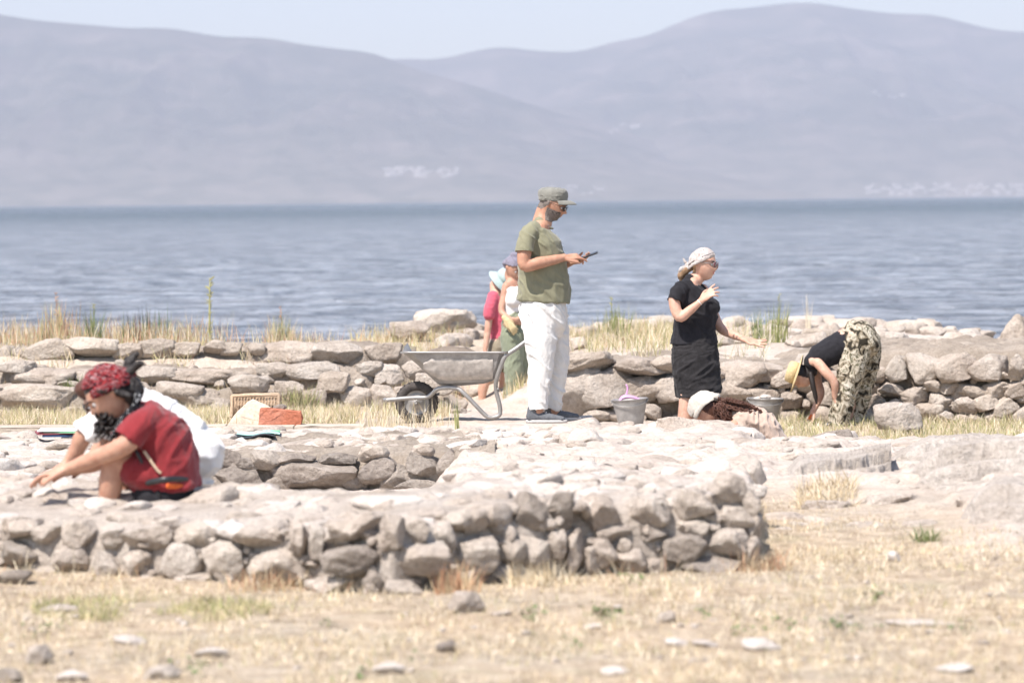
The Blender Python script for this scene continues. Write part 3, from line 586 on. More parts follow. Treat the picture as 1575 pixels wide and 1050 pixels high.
# --- single loose stones and boulders ------------------------------------
def loose(px, py, w, h, label, pool, D=None, name='boulder', cat='boulder', group=None, dep=.8, mat=None):
    hz = 309 + (787.5 - px) * .0096
    if D is None:
        D = 12
        for _ in range(12):
            x = (px - 787.5) / F * D; D = F * (CAM_Z - gz(x, D)) / (py + h * .42 - hz)
    o = stone(px, py, w, h, D, pool, None, dep=dep, name=name, tilt=.1)
    return tag(o, label, cat, group)
loose(1381, 643, 76, 48, 'rounded furrowed boulder lying in the grass before the rubble wall', BACK, D=29.0)
loose(1563, 512, 50, 58, 'big pale boulder standing at the waterline by the right edge of the picture', BACK, D=34.8)
G_ = 'loose stones lying in the trampled straw'
for q in [(716,927,58,38,'largest round pale stone lying against the foot of the front wall',FACE),(1027,950,34,22,'small squarish stone with shaded side on the straw right of centre',SMALL),(690,994,38,24,'dark grey angular stone in the straw below the round one',GREYS),
          (1170,992,62,22,'flat white stone lying on the straw at lower right',MORT),(598,1028,50,22,'flat whitish stone near the bottom edge, left of centre',MORT),(945,1032,44,16,'pale sliver of stone at the bottom edge of the straw',MORT),
          (1375,857,20,20,'small white pebble in the straw beyond the wall end',MORT),(912,963,26,12,'thin white stone beside the green weed patch',MORT),(1040,988,34,12,'narrow pale stone left of the flat white stone',MORT),(1085,990,40,12,'long pale flake touching the flat white stone',MORT),
          (325,1004,50,18,'white flat stone on straw at lower left',MORT),(112,1040,48,22,'white stone among reddish rubble at the bottom left corner',MORT),(60,1008,44,34,'upright pinkish rubble stone at the bottom left corner',FACE),(200,985,50,14,'long flat stone half buried in the pale straw at left',MORT),
          (90,935,60,14,'flat buried slab edge beside the green grass patch',SMALL),(770,943,34,10,'reddish flat stone between green sprigs',FACE),(1470,1028,60,18,'whitish stones showing at the lower right corner',MORT),(250,1035,60,24,'pinkish rubble stone at the bottom left edge',FACE),(15,1040,40,26,'brown rubble stone cut by the bottom left corner',FACE_G),
          (20,888,60,24,'dark shaded stone at the foot of the wall by the left edge',GREYS),(1415,957,110,9,'long thin bleached stone strip in the straw at right',MORT)]:
    loose(*q, name='loose_stone', cat='stone', group=G_)
for i in range(120):      # pebbles: nobody counts them, still real stones of the ground
    D = R_.uniform(10.8, 14.5); px = R_.uniform(-40, 1620); x = (px - 787.5) / F * D
    if D > 12.7 and px < 1170: continue
    o = link('pebble', (SMALL + MORT)[R_.randrange(18)], gnd); s = R_.uniform(.007, .020); o.location = (x, D, gz(x, D) + s * .3); o.scale = (s, s * .8, s * .55); o.rotation_euler = (0, 0, R_.uniform(0, 6))

# ------------------------------------------------------------------ figures: shapes
def V3(*a): return np.array(a, float)
def nrm(v): v = np.asarray(v, float); return v / (np.linalg.norm(v) + 1e-12)
def chain(pts, rads, ref=(0, 1, 0), seg=16, sub=5, caps=True, power=2.0, flat=False):
    """closed tapered tube through pts; rads = radius or (along ref, across)"""
    P0 = np.array([list(p) for p in pts], float); Rd = np.array([(r, r) if np.isscalar(r) else r for r in rads], float)
    n = len(P0)
    if n > 2:
        t = np.linspace(0, n - 1, (n - 1) * sub + 1); i = np.clip(t.astype(int), 0, n - 2); f = (t - i)[:, None]
        Pe = np.vstack([2 * P0[0] - P0[1], P0, 2 * P0[-1] - P0[-2]])
        a, b, c, d = Pe[i], Pe[i + 1], Pe[i + 2], Pe[i + 3]
        C = .5 * (2 * b + (c - a) * f + (2 * a - 5 * b + 4 * c - d) * f ** 2 + (-a + 3 * b - 3 * c + d) * f ** 3)
        fs = f * f * (3 - 2 * f); Rr = Rd[i] * (1 - fs) + Rd[i + 1] * fs
    else:
        t = np.linspace(0, 1, sub + 1)[:, None]; C = P0[0] * (1 - t) + P0[1] * t; Rr = Rd[0] * (1 - t) + Rd[1] * t
    T = np.gradient(C, axis=0); T /= np.linalg.norm(T, axis=1)[:, None] + 1e-12
    if caps:
        pc, pr, pt_ = [], [], []
        for s in (75, 45, 20):
            a = math.radians(s); pc.append(C[0] - T[0] * Rr[0].min() * math.sin(a)); pr.append(Rr[0] * math.cos(a)); pt_.append(T[0])
        ec, er, et = [], [], []
        for s in (20, 45, 75):
            a = math.radians(s); ec.append(C[-1] + T[-1] * Rr[-1].min() * math.sin(a)); er.append(Rr[-1] * math.cos(a)); et.append(T[-1])
        if flat: # open hem: hollow cuff, the rim turned inwards
            ec = [C[-1] + T[-1] * .002, C[-1] - T[-1] * .012, C[-1] - T[-1] * .022]; er = [Rr[-1] * .90, Rr[-1] * .80, Rr[-1] * .4]
        C = np.vstack([pc, C, ec]); Rr = np.vstack([pr, Rr, er]); T = np.vstack([pt_, T, et])
    V = []; th = np.linspace(0, 2 * math.pi, seg, endpoint=False)
    ct, st = np.cos(th), np.sin(th)
    ct = np.sign(ct) * np.abs(ct) ** (2 / power); st = np.sign(st) * np.abs(st) ** (2 / power)
    ref = np.array(ref, float)
    for c, r, t_ in zip(C, Rr, T):
        u = ref - t_ * (ref @ t_)
        if np.linalg.norm(u) < .15: u = np.array([.3, 0, 1.]) - t_ * (np.array([.3, 0, 1.]) @ t_)
        u = nrm(u); v = np.cross(t_, u)
        V.append(c + np.outer(ct, u) * r[0] + np.outer(st, v) * r[1])
    m = len(V); V = np.vstack(V)
    Fc = [(i * seg + j, i * seg + (j + 1) % seg, (i + 1) * seg + (j + 1) % seg, (i + 1) * seg + j) for i in range(m - 1) for j in range(seg)]
    Fc += [tuple(range(seg))[::-1], tuple((m - 1) * seg + j for j in range(seg))]
    return V, Fc
def ball(c, r, rot=None):
    th = np.linspace(0, math.pi, 14); ph = np.linspace(0, 2 * math.pi, 20, endpoint=False)
    r = (r, r, r) if np.isscalar(r) else r
    V = [(0, 0, 1)]; Fc = []
    for t in th[1:-1]: V += [(math.sin(t) * math.cos(p), math.sin(t) * math.sin(p), math.cos(t)) for p in ph]
    V.append((0, 0, -1)); V = np.array(V) * np.array(r)
    n = 20
    for j in range(n): Fc.append((0, 1 + j, 1 + (j + 1) % n))
    for i in range(11):
        for j in range(n): Fc.append((1 + i * n + j, 1 + (i + 1) * n + j, 1 + (i + 1) * n + (j + 1) % n, 1 + i * n + (j + 1) % n))
    for j in range(n): Fc.append((len(V) - 1, 1 + 11 * n + (j + 1) % n, 1 + 11 * n + j))
    if rot is not None: V = V @ np.array(rot).T
    return V + np.array(list(c)), Fc
def join(parts):
    V, Fc, o = [], [], 0
    for v, f in parts: V.append(v); Fc += [tuple(i + o for i in q) for q in f]; o += len(v)
    return np.vstack(V), Fc
def fuse(name, parts, mat, voxel=.008, smooth=3, parent=None, fold=None, mats=None, pick=None):
    """union of overlapping closed shapes -> one continuous smooth mesh"""
    V, Fc = join(parts)
    me = meshof(name + '_raw', V, Fc); o = bpy.data.objects.new('raw', me); COL.objects.link(o)
    md = o.modifiers.new('r', 'REMESH'); md.mode = 'VOXEL'; md.voxel_size = voxel; md.use_smooth_shade = True
    bpy.context.view_layer.update()
    ev = o.evaluated_get(bpy.context.evaluated_depsgraph_get()); m2 = bpy.data.meshes.new_from_object(ev)
    n = len(m2.vertices); C = np.empty(n * 3, dtype=np.float32); m2.vertices.foreach_get('co', C); C = C.reshape(-1, 3).astype(float)
    E = np.empty(len(m2.edges) * 2, dtype=np.int32); m2.edges.foreach_get('vertices', E); E = E.reshape(-1, 2)
    deg = np.bincount(E.ravel(), minlength=n)[:, None].clip(1)
    def lap(C):
        S = np.stack([np.bincount(E[:, 0], C[E[:, 1], k], n) + np.bincount(E[:, 1], C[E[:, 0], k], n) for k in range(3)], -1); return S / deg - C
    for _ in range(smooth): C = C + .6 * lap(C); C = C - .5 * lap(C) * .9
    if fold is not None:
        m2.vertices.foreach_set('co', C.astype(np.float32).ravel()); m2.update()
        Nn = np.empty(n * 3, dtype=np.float32); m2.vertex_normals.foreach_get('vector', Nn); Nn = Nn.reshape(-1, 3)
        C = C + Nn * fold(C)[:, None]
    m2.vertices.foreach_set('co', C.astype(np.float32).ravel()); m2.name = name
    m2.materials.clear()
    for mt in (mats or [mat]): m2.materials.append(mt)
    if pick is not None:
        nf = len(m2.polygons); m2.update(); ce = np.empty(nf * 3, dtype=np.float32); m2.polygons.foreach_get('center', ce)
        m2.polygons.foreach_set('material_index', pick(ce.reshape(-1, 3).astype(float)).astype(np.int32))
    m2.polygons.foreach_set('use_smooth', np.ones(len(m2.polygons), dtype=bool)); m2.update()
    bpy.data.objects.remove(o)
    return link(name, m2, parent)
def folds(amp=.006, f=(9, 9, 20), tilt=0, seed=0, base=.35, warp=.9):
    def fn(C):
        q = C.copy(); z = q[:, 2] + tilt * q[:, 0]
        p = np.stack([q[:, 0] * f[0], q[:, 1] * f[1], z * f[2]], -1) + seed
        p = p + warp * noise3(p * .4)[:, None]
        n1, n2 = noise3(p), noise3(p * 1.9 + 11); gate = ss(-.25, .3, noise3(p * .5 + 31))
        return amp * (1.5 * np.exp(-(n1 / .10) ** 2) * gate + .7 * np.exp(-(n2 / .12) ** 2) * (1 - gate * .5) + 1.6 * noise3(p * .6 + 7) - .5)
    return fn

class Head:
    """local frame: +x face, +y left, +z up, metres; origin at the middle of the skull"""
    def __init__(s, c, yaw=0, pitch=0, roll=0, size=1.0):
        s.R = np.array((Matrix.Rotation(yaw, 3, 'Z') @ Matrix.Rotation(pitch, 3, 'Y') @ Matrix.Rotation(roll, 3, 'X'))); s.c = np.array(list(c), float); s.k = size
    def w(s, p): return (np.atleast_2d(p) * s.k) @ s.R.T + s.c
    def w1(s, *p): return s.w(np.array(p, float))[0]
    def loc(s, C): return ((C - s.c) @ s.R) / s.k
    def mesh(s, nose=1.0, jaw=1.0):
        V, Fc = [], []; nt_, np_ = 60, 72
        for i in range(nt_ + 1):
            t = math.pi * i / nt_
            for j in range(np_):
                p = 2 * math.pi * j / np_; V.append((math.sin(t) * math.cos(p), math.sin(t) * math.sin(p), math.cos(t)))
        V = np.array(V); x, y, z = V.T
        X = x * .097; Y = y * .077; Z = z * .118
        low = np.clip(-z, 0, 1)
        Y = Y * (1 - .30 * low ** 1.3 * jaw); X = np.where(x > 0, X * (1 - .02 * low), X * (1 - .48 * low ** 1.2)); X = X + .012 * low
        X = X - .006 * np.exp(-((z - .2) / .5) ** 2) * (x > 0) * (1 - np.abs(y))       # flatter face
        def g(cx, cz, cy, sz, sy, a, sym=False):
            e_ = np.exp(-((Z - cz) / sz) ** 2) * (np.exp(-((Y - cy) / sy) ** 2) + (np.exp(-((Y + cy) / sy) ** 2) if sym else 0)); return a * e_ * (x > .15)
        X = X + g(0, .028, .03, .010, .028, .006, True)      # brow
        X = X + g(0, .006, .030, .014, .016, -.012, True)    # sockets
        X = X + g(0, -.022, .040, .018, .018, .004, True)    # cheeks
        X = X + nose * (g(0, .004, 0, .018, .009, .009) + g(0, -.018, 0, .013, .011, .022) + g(0, -.026, .010, .007, .008, .006, True))
        X = X + g(0, -.049, 0, .005, .020, .0055) + g(0, -.060, 0, .006, .018, .0055) + g(0, -.0545, 0, .0022, .022, -.004)
        X = X + g(0, -.074, 0, .007, .018, -.005) + g(0, -.093, 0, .013, .018, .008)
        q = np.stack([X, Y, Z], -1)
        for i in range(nt_):
            for j in range(np_):
                k = i * np_ + j; k2 = i * np_ + (j + 1) % np_; Fc.append((k, k + np_, k2 + np_, k2))
        return s.w(q), Fc
    def ears(s):
        return [chain([s.w1(-.008, sg * .074, .012), s.w1(-.014, sg * .084, .018), s.w1(-.012, sg * .083, -.002), s.w1(-.004, sg * .074, -.020)], [(.013 * s.k, .006 * s.k)] * 2 + [(.011 * s.k, .006 * s.k), (.006 * s.k, .004 * s.k)], ref=s.R[:, 0], seg=10, sub=3) for sg in (-1, 1)]
    def neck(s, base, r=.058): return chain([s.w1(-.03, 0, -.02), s.w1(-.028, 0, -.09), base], [(r * s.k * .95, r * s.k * .9), (r * s.k, r * s.k * .95), (r * 1.15, r * 1.15)], ref=s.R[:, 0])
    def dome(s, rings, tilt=0, cx=0, thick=.006, close=True, seg=40):
        """open shell over the head: rings (z, x offset, rx, ry) from rim to crown"""
        def lay(dr):
            out = []
            for z, ox, rx, ry in rings:
                for j in range(seg):
                    p = 2 * math.pi * j / seg; X = ox + (rx - dr) * math.cos(p); out.append((X, (ry - dr) * math.sin(p), z - dr * .5 + tilt * X))
            return out
        a, b = lay(0), lay(thick); n = len(rings); V = np.array(a + b); o = n * seg; Fc = []
        for i in range(n - 1):
            for j in range(seg):
                k, k2 = i * seg + j, i * seg + (j + 1) % seg
                Fc += [(k, k2, k2 + seg, k + seg), (o + k2, o + k, o + k + seg, o + k2 + seg)]
        for j in range(seg): Fc.append(((j + 1) % seg, j, o + j, o + (j + 1) % seg))
        Fc.append(tuple((n - 1) * seg + j for j in range(seg))); Fc.append(tuple(o + (n - 1) * seg + j for j in range(seg))[::-1])
        return s.w(V), Fc
def _scalp(s, z0=.03, k=.5, sc=1.09, thick=.012, n=16, seg=44, bulge=0.0):
    a, b_, c = .097 * sc, .077 * sc + .003, .118 * sc
    def lay(d):
        out = []
        for i in range(n + 1):
            for j in range(seg):
                p = 2 * math.pi * j / seg; cp, sp_ = math.cos(p), math.sin(p); lo, hi = 0., math.pi * .8
                for _ in range(18):
                    t = (lo + hi) / 2; zz = c * math.cos(t) - (z0 + k * a * math.sin(t) * cp)
                    if zz > 0: lo = t
                    else: hi = t
                t = lo * (1 - i / n * .97); out.append(((a - d) * math.sin(t) * cp - bulge * (cp < 0) * abs(cp) * math.sin(t), (b_ - d) * math.sin(t) * sp_, (c - d) * math.cos(t) - d * .0))
        return out
    A, B_ = lay(0), lay(thick); V = np.array(A + B_); o = (n + 1) * seg; Fc = []
    for i in range(n):
        for j in range(seg):
            q, q2 = i * seg + j, i * seg + (j + 1) % seg; Fc += [(q, q2, q2 + seg, q + seg), (o + q2, o + q, o + q + seg, o + q2 + seg)]
    for j in range(seg): Fc.append(((j + 1) % seg, j, o + j, o + (j + 1) % seg))
    Fc.append(tuple(n * seg + j for j in range(seg))); Fc.append(tuple(o + n * seg + j for j in range(seg))[::-1])
    return s.w(V), Fc
Head.scalp = _scalp
def simple(name, part, mat, parent, label=None, smooth=True):
    V, Fc = part if isinstance(part, tuple) else join(part)
    o = link(name, meshof(name, V, Fc, [mat], smooth), parent)
    if label: o['label'] = label
    return o
def eyes(hd, parent, mat='eye'):
    for sg in (-1, 1):
        V, Fc = ball(hd.w1(.0765, sg * .030, .006), .0115 * hd.k); simple('eye', (V, Fc), M['eye_white'], parent)
        V, Fc = ball(hd.w1(.0825, sg * .0305, .005), .0070 * hd.k); simple('pupil', (V, Fc), M[mat], parent)
        simple('eyebrow', chain([hd.w1(.094, sg * .014, .026), hd.w1(.093, sg * .030, .031), hd.w1(.082, sg * .048, .026)], [.0028, .0035, .0022], seg=8, sub=3), M['hair_dark'], parent)
def glasses(hd, parent, lens='lens', r=.023, frame='black'):
    g = simple('glasses', [chain([hd.w1(.103, -.008, .012), hd.w1(.106, 0, .015), hd.w1(.103, .008, .012)], [.0018] * 3, seg=6)] +
               [chain([hd.w1(.098, sg * .055, .012), hd.w1(.05, sg * .078, .014), hd.w1(-.005, sg * .081, .012)], [.002] * 3, seg=6) for sg in (-1, 1)] +
               [chain([hd.w1(.103 - .006 * abs(math.cos(t)) * (math.cos(t) > 0), sg * (.031 + r * math.cos(t)), .006 + r * .85 * math.sin(t)) for t in np.linspace(0, 2 * math.pi, 15)], [.0020] * 15, seg=6, sub=1, caps=False) for sg in (-1, 1)], M[frame], parent)
    for sg in (-1, 1):
        n = 18; V = [hd.w1(.103 - .006 * max(0, math.cos(t)), sg * (.031 + r * math.cos(t)), .006 + r * .85 * math.sin(t)) for t in np.linspace(0, 2 * math.pi, n, endpoint=False)]
        V2 = [v + hd.R[:, 0] * .0015 for v in V]
        simple('lens', (np.array(V + V2), [tuple(range(n))[::-1], tuple(range(n, 2 * n))] + [(i, (i + 1) % n, n + (i + 1) % n, n + i) for i in range(n)]), M[lens], g)
def hand(wr, d, pn, side, k=1.0, curl=(.35, .4, .45, .5), spread=.10, thumb=(.6, .35), r=1.0):
    """wr wrist, d direction to the knuckles, pn direction the palm faces, side +1 / -1 picks the side of the thumb"""
    wr = np.array(list(wr), float); d = nrm(d); pn = np.array(pn, float); pn = nrm(pn - d * (pn @ d)); s = np.cross(d, pn) * side
    P_ = lambda a, b, c: wr + k * (d * a + s * b + pn * c)
    parts = [chain([P_(-.02, 0, 0), P_(.015, .003, 0), P_(.05, .002, 0), P_(.085, 0, 0)], [(.026 * k, .020 * k), (.031 * k, .019 * k), (.040 * k, .015 * k), (.039 * k, .012 * k)], ref=s)]
    for i, (b, L, c) in enumerate(zip((.030, .010, -.010, -.029), (.074, .082, .076, .060), curl)):
        a = (1.5 - i) * spread; dd = nrm(d * math.cos(a) + s * math.sin(a)); p = P_(.070, b * .9, 0); q = [p]; ang = 0
        rr = (.0092 - .0008 * (i == 3)) * k * r
        p = p + dd * .02 * k; q.append(p)
        for f_ in (.42, .32, .26):
            ang += c; p = p + (dd * math.cos(ang) + pn * math.sin(ang)) * L * f_ * k; q.append(p)
        parts.append(chain(q, [rr * 1.05, rr * 1.05, rr, rr * .92, rr * .78], ref=s, seg=10, sub=3))
    a, c = thumb; t0 = P_(.012, .020, .004); t1 = t0 + k * .038 * nrm(d * math.cos(a) + s * math.sin(a) + pn * .25)
    t2 = t1 + k * .032 * nrm(d * math.cos(a * .6) + s * math.sin(a * .6) + pn * c); t3 = t2 + k * .026 * nrm(d + s * .15 * math.sin(a) + pn * (c + .3))
    parts.append(chain([t0, t1, t2, t3], [.016 * k, .0125 * k, .0105 * k, .0085 * k], ref=pn, seg=10, sub=3))
    return parts
def shoe(name, heel, d, L, parent, mat='shoe', hgt=.075, h0=.0):
    """heel = point on the ground under the back of the shoe"""
    heel = np.array(list(heel), float); d = nrm(d); u = np.array([0, 0, 1.]); s = np.cross(u, d)
    q = lambda a, z: heel + d * a * L + u * z
    up = fuse(name, [chain([q(.12, .05), q(.35, .045), q(.6, .038), q(.88, .028)], [(.037, .045), (.038, .040), (.047, .032), (.036, .022)], ref=s), chain([q(.16, .05), q(.17, .10)], [(.036, .046), (.036, .042)], ref=s)], M[mat], .007, 3, parent)
    n = 28; out = []
    for j in range(n):
        t = 2 * math.pi * j / n; wdt = .047 - .008 * math.cos(t - .2) * -1 * 0; a = .5 + .5 * math.cos(t); out.append(heel + d * (a * L) + s * math.sin(t) * (.040 + .010 * a))
    V = np.array(out + [v + u * .024 for v in out]); simple('sole', (V, [tuple(range(n))[::-1], tuple(range(n, 2 * n))] + [(i, (i + 1) % n, n + (i + 1) % n, n + i) for i in range(n)]), M['sole'], up)
    for k_ in range(4): simple('lace', chain([q(.42 + .07 * k_, .088 - .012 * k_) - s * .022, q(.43 + .07 * k_, .094 - .012 * k_), q(.42 + .07 * k_, .088 - .012 * k_) + s * .022], [.003] * 3, seg=6, sub=2), M['paper'], up)
    return up

class Fig:
    def __init__(s, D, base, label, group=None):
        s.D = D; s.root = tag(empty('person', P(base[0], base[1], D)), label, 'person', group); s.b = []
    def p(s, px, py, dy=0):      # dy: metres away from the camera
        return np.array(P(px, py, s.D + dy))
    def c(s, pts, rads, **k): s.b.append(chain([s.p(*q) for q in pts], rads, **k))
    def cc(s, pts, rads, **k): return chain([s.p(*q) for q in pts], rads, **k)
    def hem(s, pts, rads, **k): return chain([s.p(*q) for q in pts], rads, flat=True, **k)

# ================================================================== standing man
def man():
    g = Fig(25.5, (840, 652), 'man in grey cap, olive tee and white trousers standing, looking down at a phone'); r = g.root
    hd = Head(g.p(850, 314, .0), yaw=-.25, pitch=.42, size=1.06)
    neck = g.p(833, 346, 0)
    B = [hd.mesh(1.25), hd.neck(neck, .066)] + hd.ears()
    # trunk (under the shirt), pelvis, legs
    B += [g.cc([(832, 350), (830, 375), (834, 420), (836, 462), (836, 485)], [(.15, .07), (.19, .115), (.16, .15), (.155, .13), (.15, .12)])]
    B += [g.cc([(828, 480, -.09), (832, 550, -.10), (829, 600, -.11), (829, 636, -.11)], [.088, .062, .055, .042]), g.cc([(848, 480, .09), (855, 550, .10), (856, 600, .10), (853, 634, .10)], [.088, .062, .055, .042])]
    B += [g.cc([(826, 640, -.11), (858, 647, -.11)], [.035, .028]), g.cc([(850, 636, .10), (868, 642, .10)], [.035, .028])]
    # near arm
    wr1 = g.p(868, 396, -.14)
    B += [g.cc([(812, 364, -.19), (807, 385, -.22), (807, 408, -.24), (826, 405, -.23), (850, 400, -.18), (868, 396, -.14)], [.060, .055, .046, .046, .037, .029])]
    h1 = hand(wr1, (1, .12, .10), (.15, .5, -.9), -1, 1.05, curl=(.25, .55, .65, .75), spread=.06, thumb=(.5, .2))
    # far arm
    wr2 = g.p(877, 404, .10)
    B += [g.cc([(826, 366, .18), (838, 400, .22), (850, 414, .20), (866, 408, .14), (877, 404, .10)], [.058, .052, .045, .036, .028])]
    h2 = hand(wr2, (1, -.35, .15), (-.1, -.3, 1), -1, 1.05, curl=(.35, .4, .45, .5), spread=.05, thumb=(.7, .5))
    B += h1 + h2
    def pick(C):
        L = hd.loc(C); o = np.zeros(len(C), int); x, y, z = L.T; inh = (np.linalg.norm(L, axis=1) < .16)
        o[inh & (z < -.028) & (x > -.012) & ~((np.abs(y) < .026) & (x > .085) & (z > -.042)) & ~((z < -.045) & (z > -.064) & (np.abs(y) < .02) & (x > .09)) & (z > -.118) & (x > -.012 + .5 * np.clip(-z - .07, 0, 1))] = 1
        o[inh & (z > -.06) & (x < -.004) & (z > .0 - 1.2 * np.clip(-x, 0, .06))] = 1
        o[inh & (z > .03) & (x < .03)] = 1
        o[inh & (z < -.047) & (z > -.063) & (np.abs(y) < .02) & (x > .092)] = 2
        return o
    fuse('body', B, None, .0055, 3, r, mats=[M['skin_tan'], M['beard'], M['lip']], pick=pick)
    eyes(hd, r)
    glasses(hd, r, 'lens_dark', .021)
    # cap
    hc = hd; hd = Head(hc.c + V3(.004, 0, .002), yaw=-.25, pitch=.10, size=1.04)
    cap = fuse('cap', [hd.dome([(.022, -.004, .104, .086), (.035, -.005, .107, .089), (.050, -.005, .107, .090), (.056, -.006, .110, .093), (.080, -.008, .110, .093), (.098, -.010, .103, .086), (.110, -.010, .086, .072), (.116, -.010, .058, .05), (.119, -.010, .02, .02)], tilt=.05, thick=.012)], M['cap'], .006, 1, r, fold=folds(.003, (20, 20, 30), .3, 14))
    n = 20; top = []
    for rr, zz in ((.098, .036), (.125, .034), (.150, .026), (.168, .012)):
        for t in np.linspace(-1.15, 1.15, n):
            top.append(((rr if rr < .1 else .098 + (rr - .098) * math.cos(t) ** .6) * math.cos(t) + .004, (.086 + .1 * (rr - .098)) * math.sin(t), zz - .012 * math.sin(t) ** 2))
    top = np.array(top); V = np.vstack([hd.w(top), hd.w(top - [0, 0, .004])]); Fq = []
    for i in range(3):
        for j in range(n - 1):
            k = i * n + j; Fq += [(k, k + n, k + n + 1, k + 1), (4 * n + k + 1, 4 * n + k + n + 1, 4 * n + k + n, 4 * n + k)]
    for j in range(n - 1): k = 3 * n + j; Fq.append((k, k + 4 * n, k + 4 * n + 1, k + 1))
    simple('peak', (V, Fq), M['cap'], cap)
    # t-shirt
    S = [g.hem([(832, 343, 0), (829, 354, 0), (831, 378, 0), (835, 412, 0), (837, 445, 0), (836, 464, 0)], [(.080, .060), (.175, .092), (.200, .160), (.190, .187), (.185, .200), (.190, .203)], power=2.2)]
    S += [g.hem([(822, 353, -.12), (812, 362, -.18), (808, 375, -.215), (807, 388, -.225)], [.060, .066, .070, .074]), g.hem([(832, 354, .12), (838, 370, .18), (842, 392, .20)], [.060, .068, .073])]
    fuse('t_shirt', S, M['olive'], .008, 4, r, fold=folds(.0070, (6, 6, 9), .9, 3))
    simple('collar', chain([g.p(833 + 17 * math.cos(t) * 1.0, 346.5 + 5 * math.cos(t), .075 * math.sin(t)) for t in np.linspace(0, 2 * math.pi, 20)], [.008] * 20, seg=8, sub=1, caps=False), M['olive'], r)
    # trousers
    T = [g.cc([(837, 456, 0), (835, 474, 0), (836, 492, 0)], [(.165, .162), (.18, .180), (.17, .172)], power=2.3)]
    T += [g.hem([(828, 482, -.085), (831, 520, -.10), (832, 560, -.105), (828, 600, -.11), (828, 630, -.11)], [(.10, .145), (.10, .122), (.085, .098), (.080, .082), (.078, .074)]),
          g.hem([(847, 482, .085), (855, 520, .10), (858, 560, .10), (854, 600, .10), (847, 628, .10)], [(.10, .125), (.095, .100), (.085, .080), (.080, .074), (.075, .070)])]
    fuse('trousers', T, M['trouser_white'], .008, 3, r, fold=folds(.0085, (6, 6, 9), 1.0, 11))
    simple('pocket_seam', chain([g.p(803, 468, -.185), g.p(812, 478, -.2), g.p(818, 495, -.2)], [.003] * 3, seg=6), M['trouser_white'], r)
    shoe('shoe', g.p(809, 651.5, -.11) + V3(0, 0, .006), (1, -.12, 0), .31, r); shoe('shoe', g.p(833, 648, .10) + V3(0, 0, .006), (1, .02, 0), .30, r)
    # phone, held in the far hand
    c = g.p(904, 393.5, .02); ph = empty('phone', c)
    d = nrm((1, -.1, .36)); pn = nrm(np.cross(d, (0, 1, .1)) * -1); s = np.cross(pn, d)
    def slab(c, d, s, n, a, b, t):
        V = np.array([c + d * i * a + s * j * b + n * k * t for k in (-1, 1) for i, j in ((-1, -1), (1, -1), (1, 1), (-1, 1))]); return V, [(3, 2, 1, 0), (4, 5, 6, 7), (0, 1, 5, 4), (1, 2, 6, 5), (2, 3, 7, 6), (3, 0, 4, 7)]
    simple('case', slab(c, d, s, pn, .080, .038, .005), M['black'], ph, smooth=False)
    simple('screen', slab(c + pn * .0055, d, s, pn, .074, .034, .0006), M['lens_dark'], ph, smooth=False)
    tag(ph, 'black phone in the hands of the man in the grey cap', 'phone')
man()

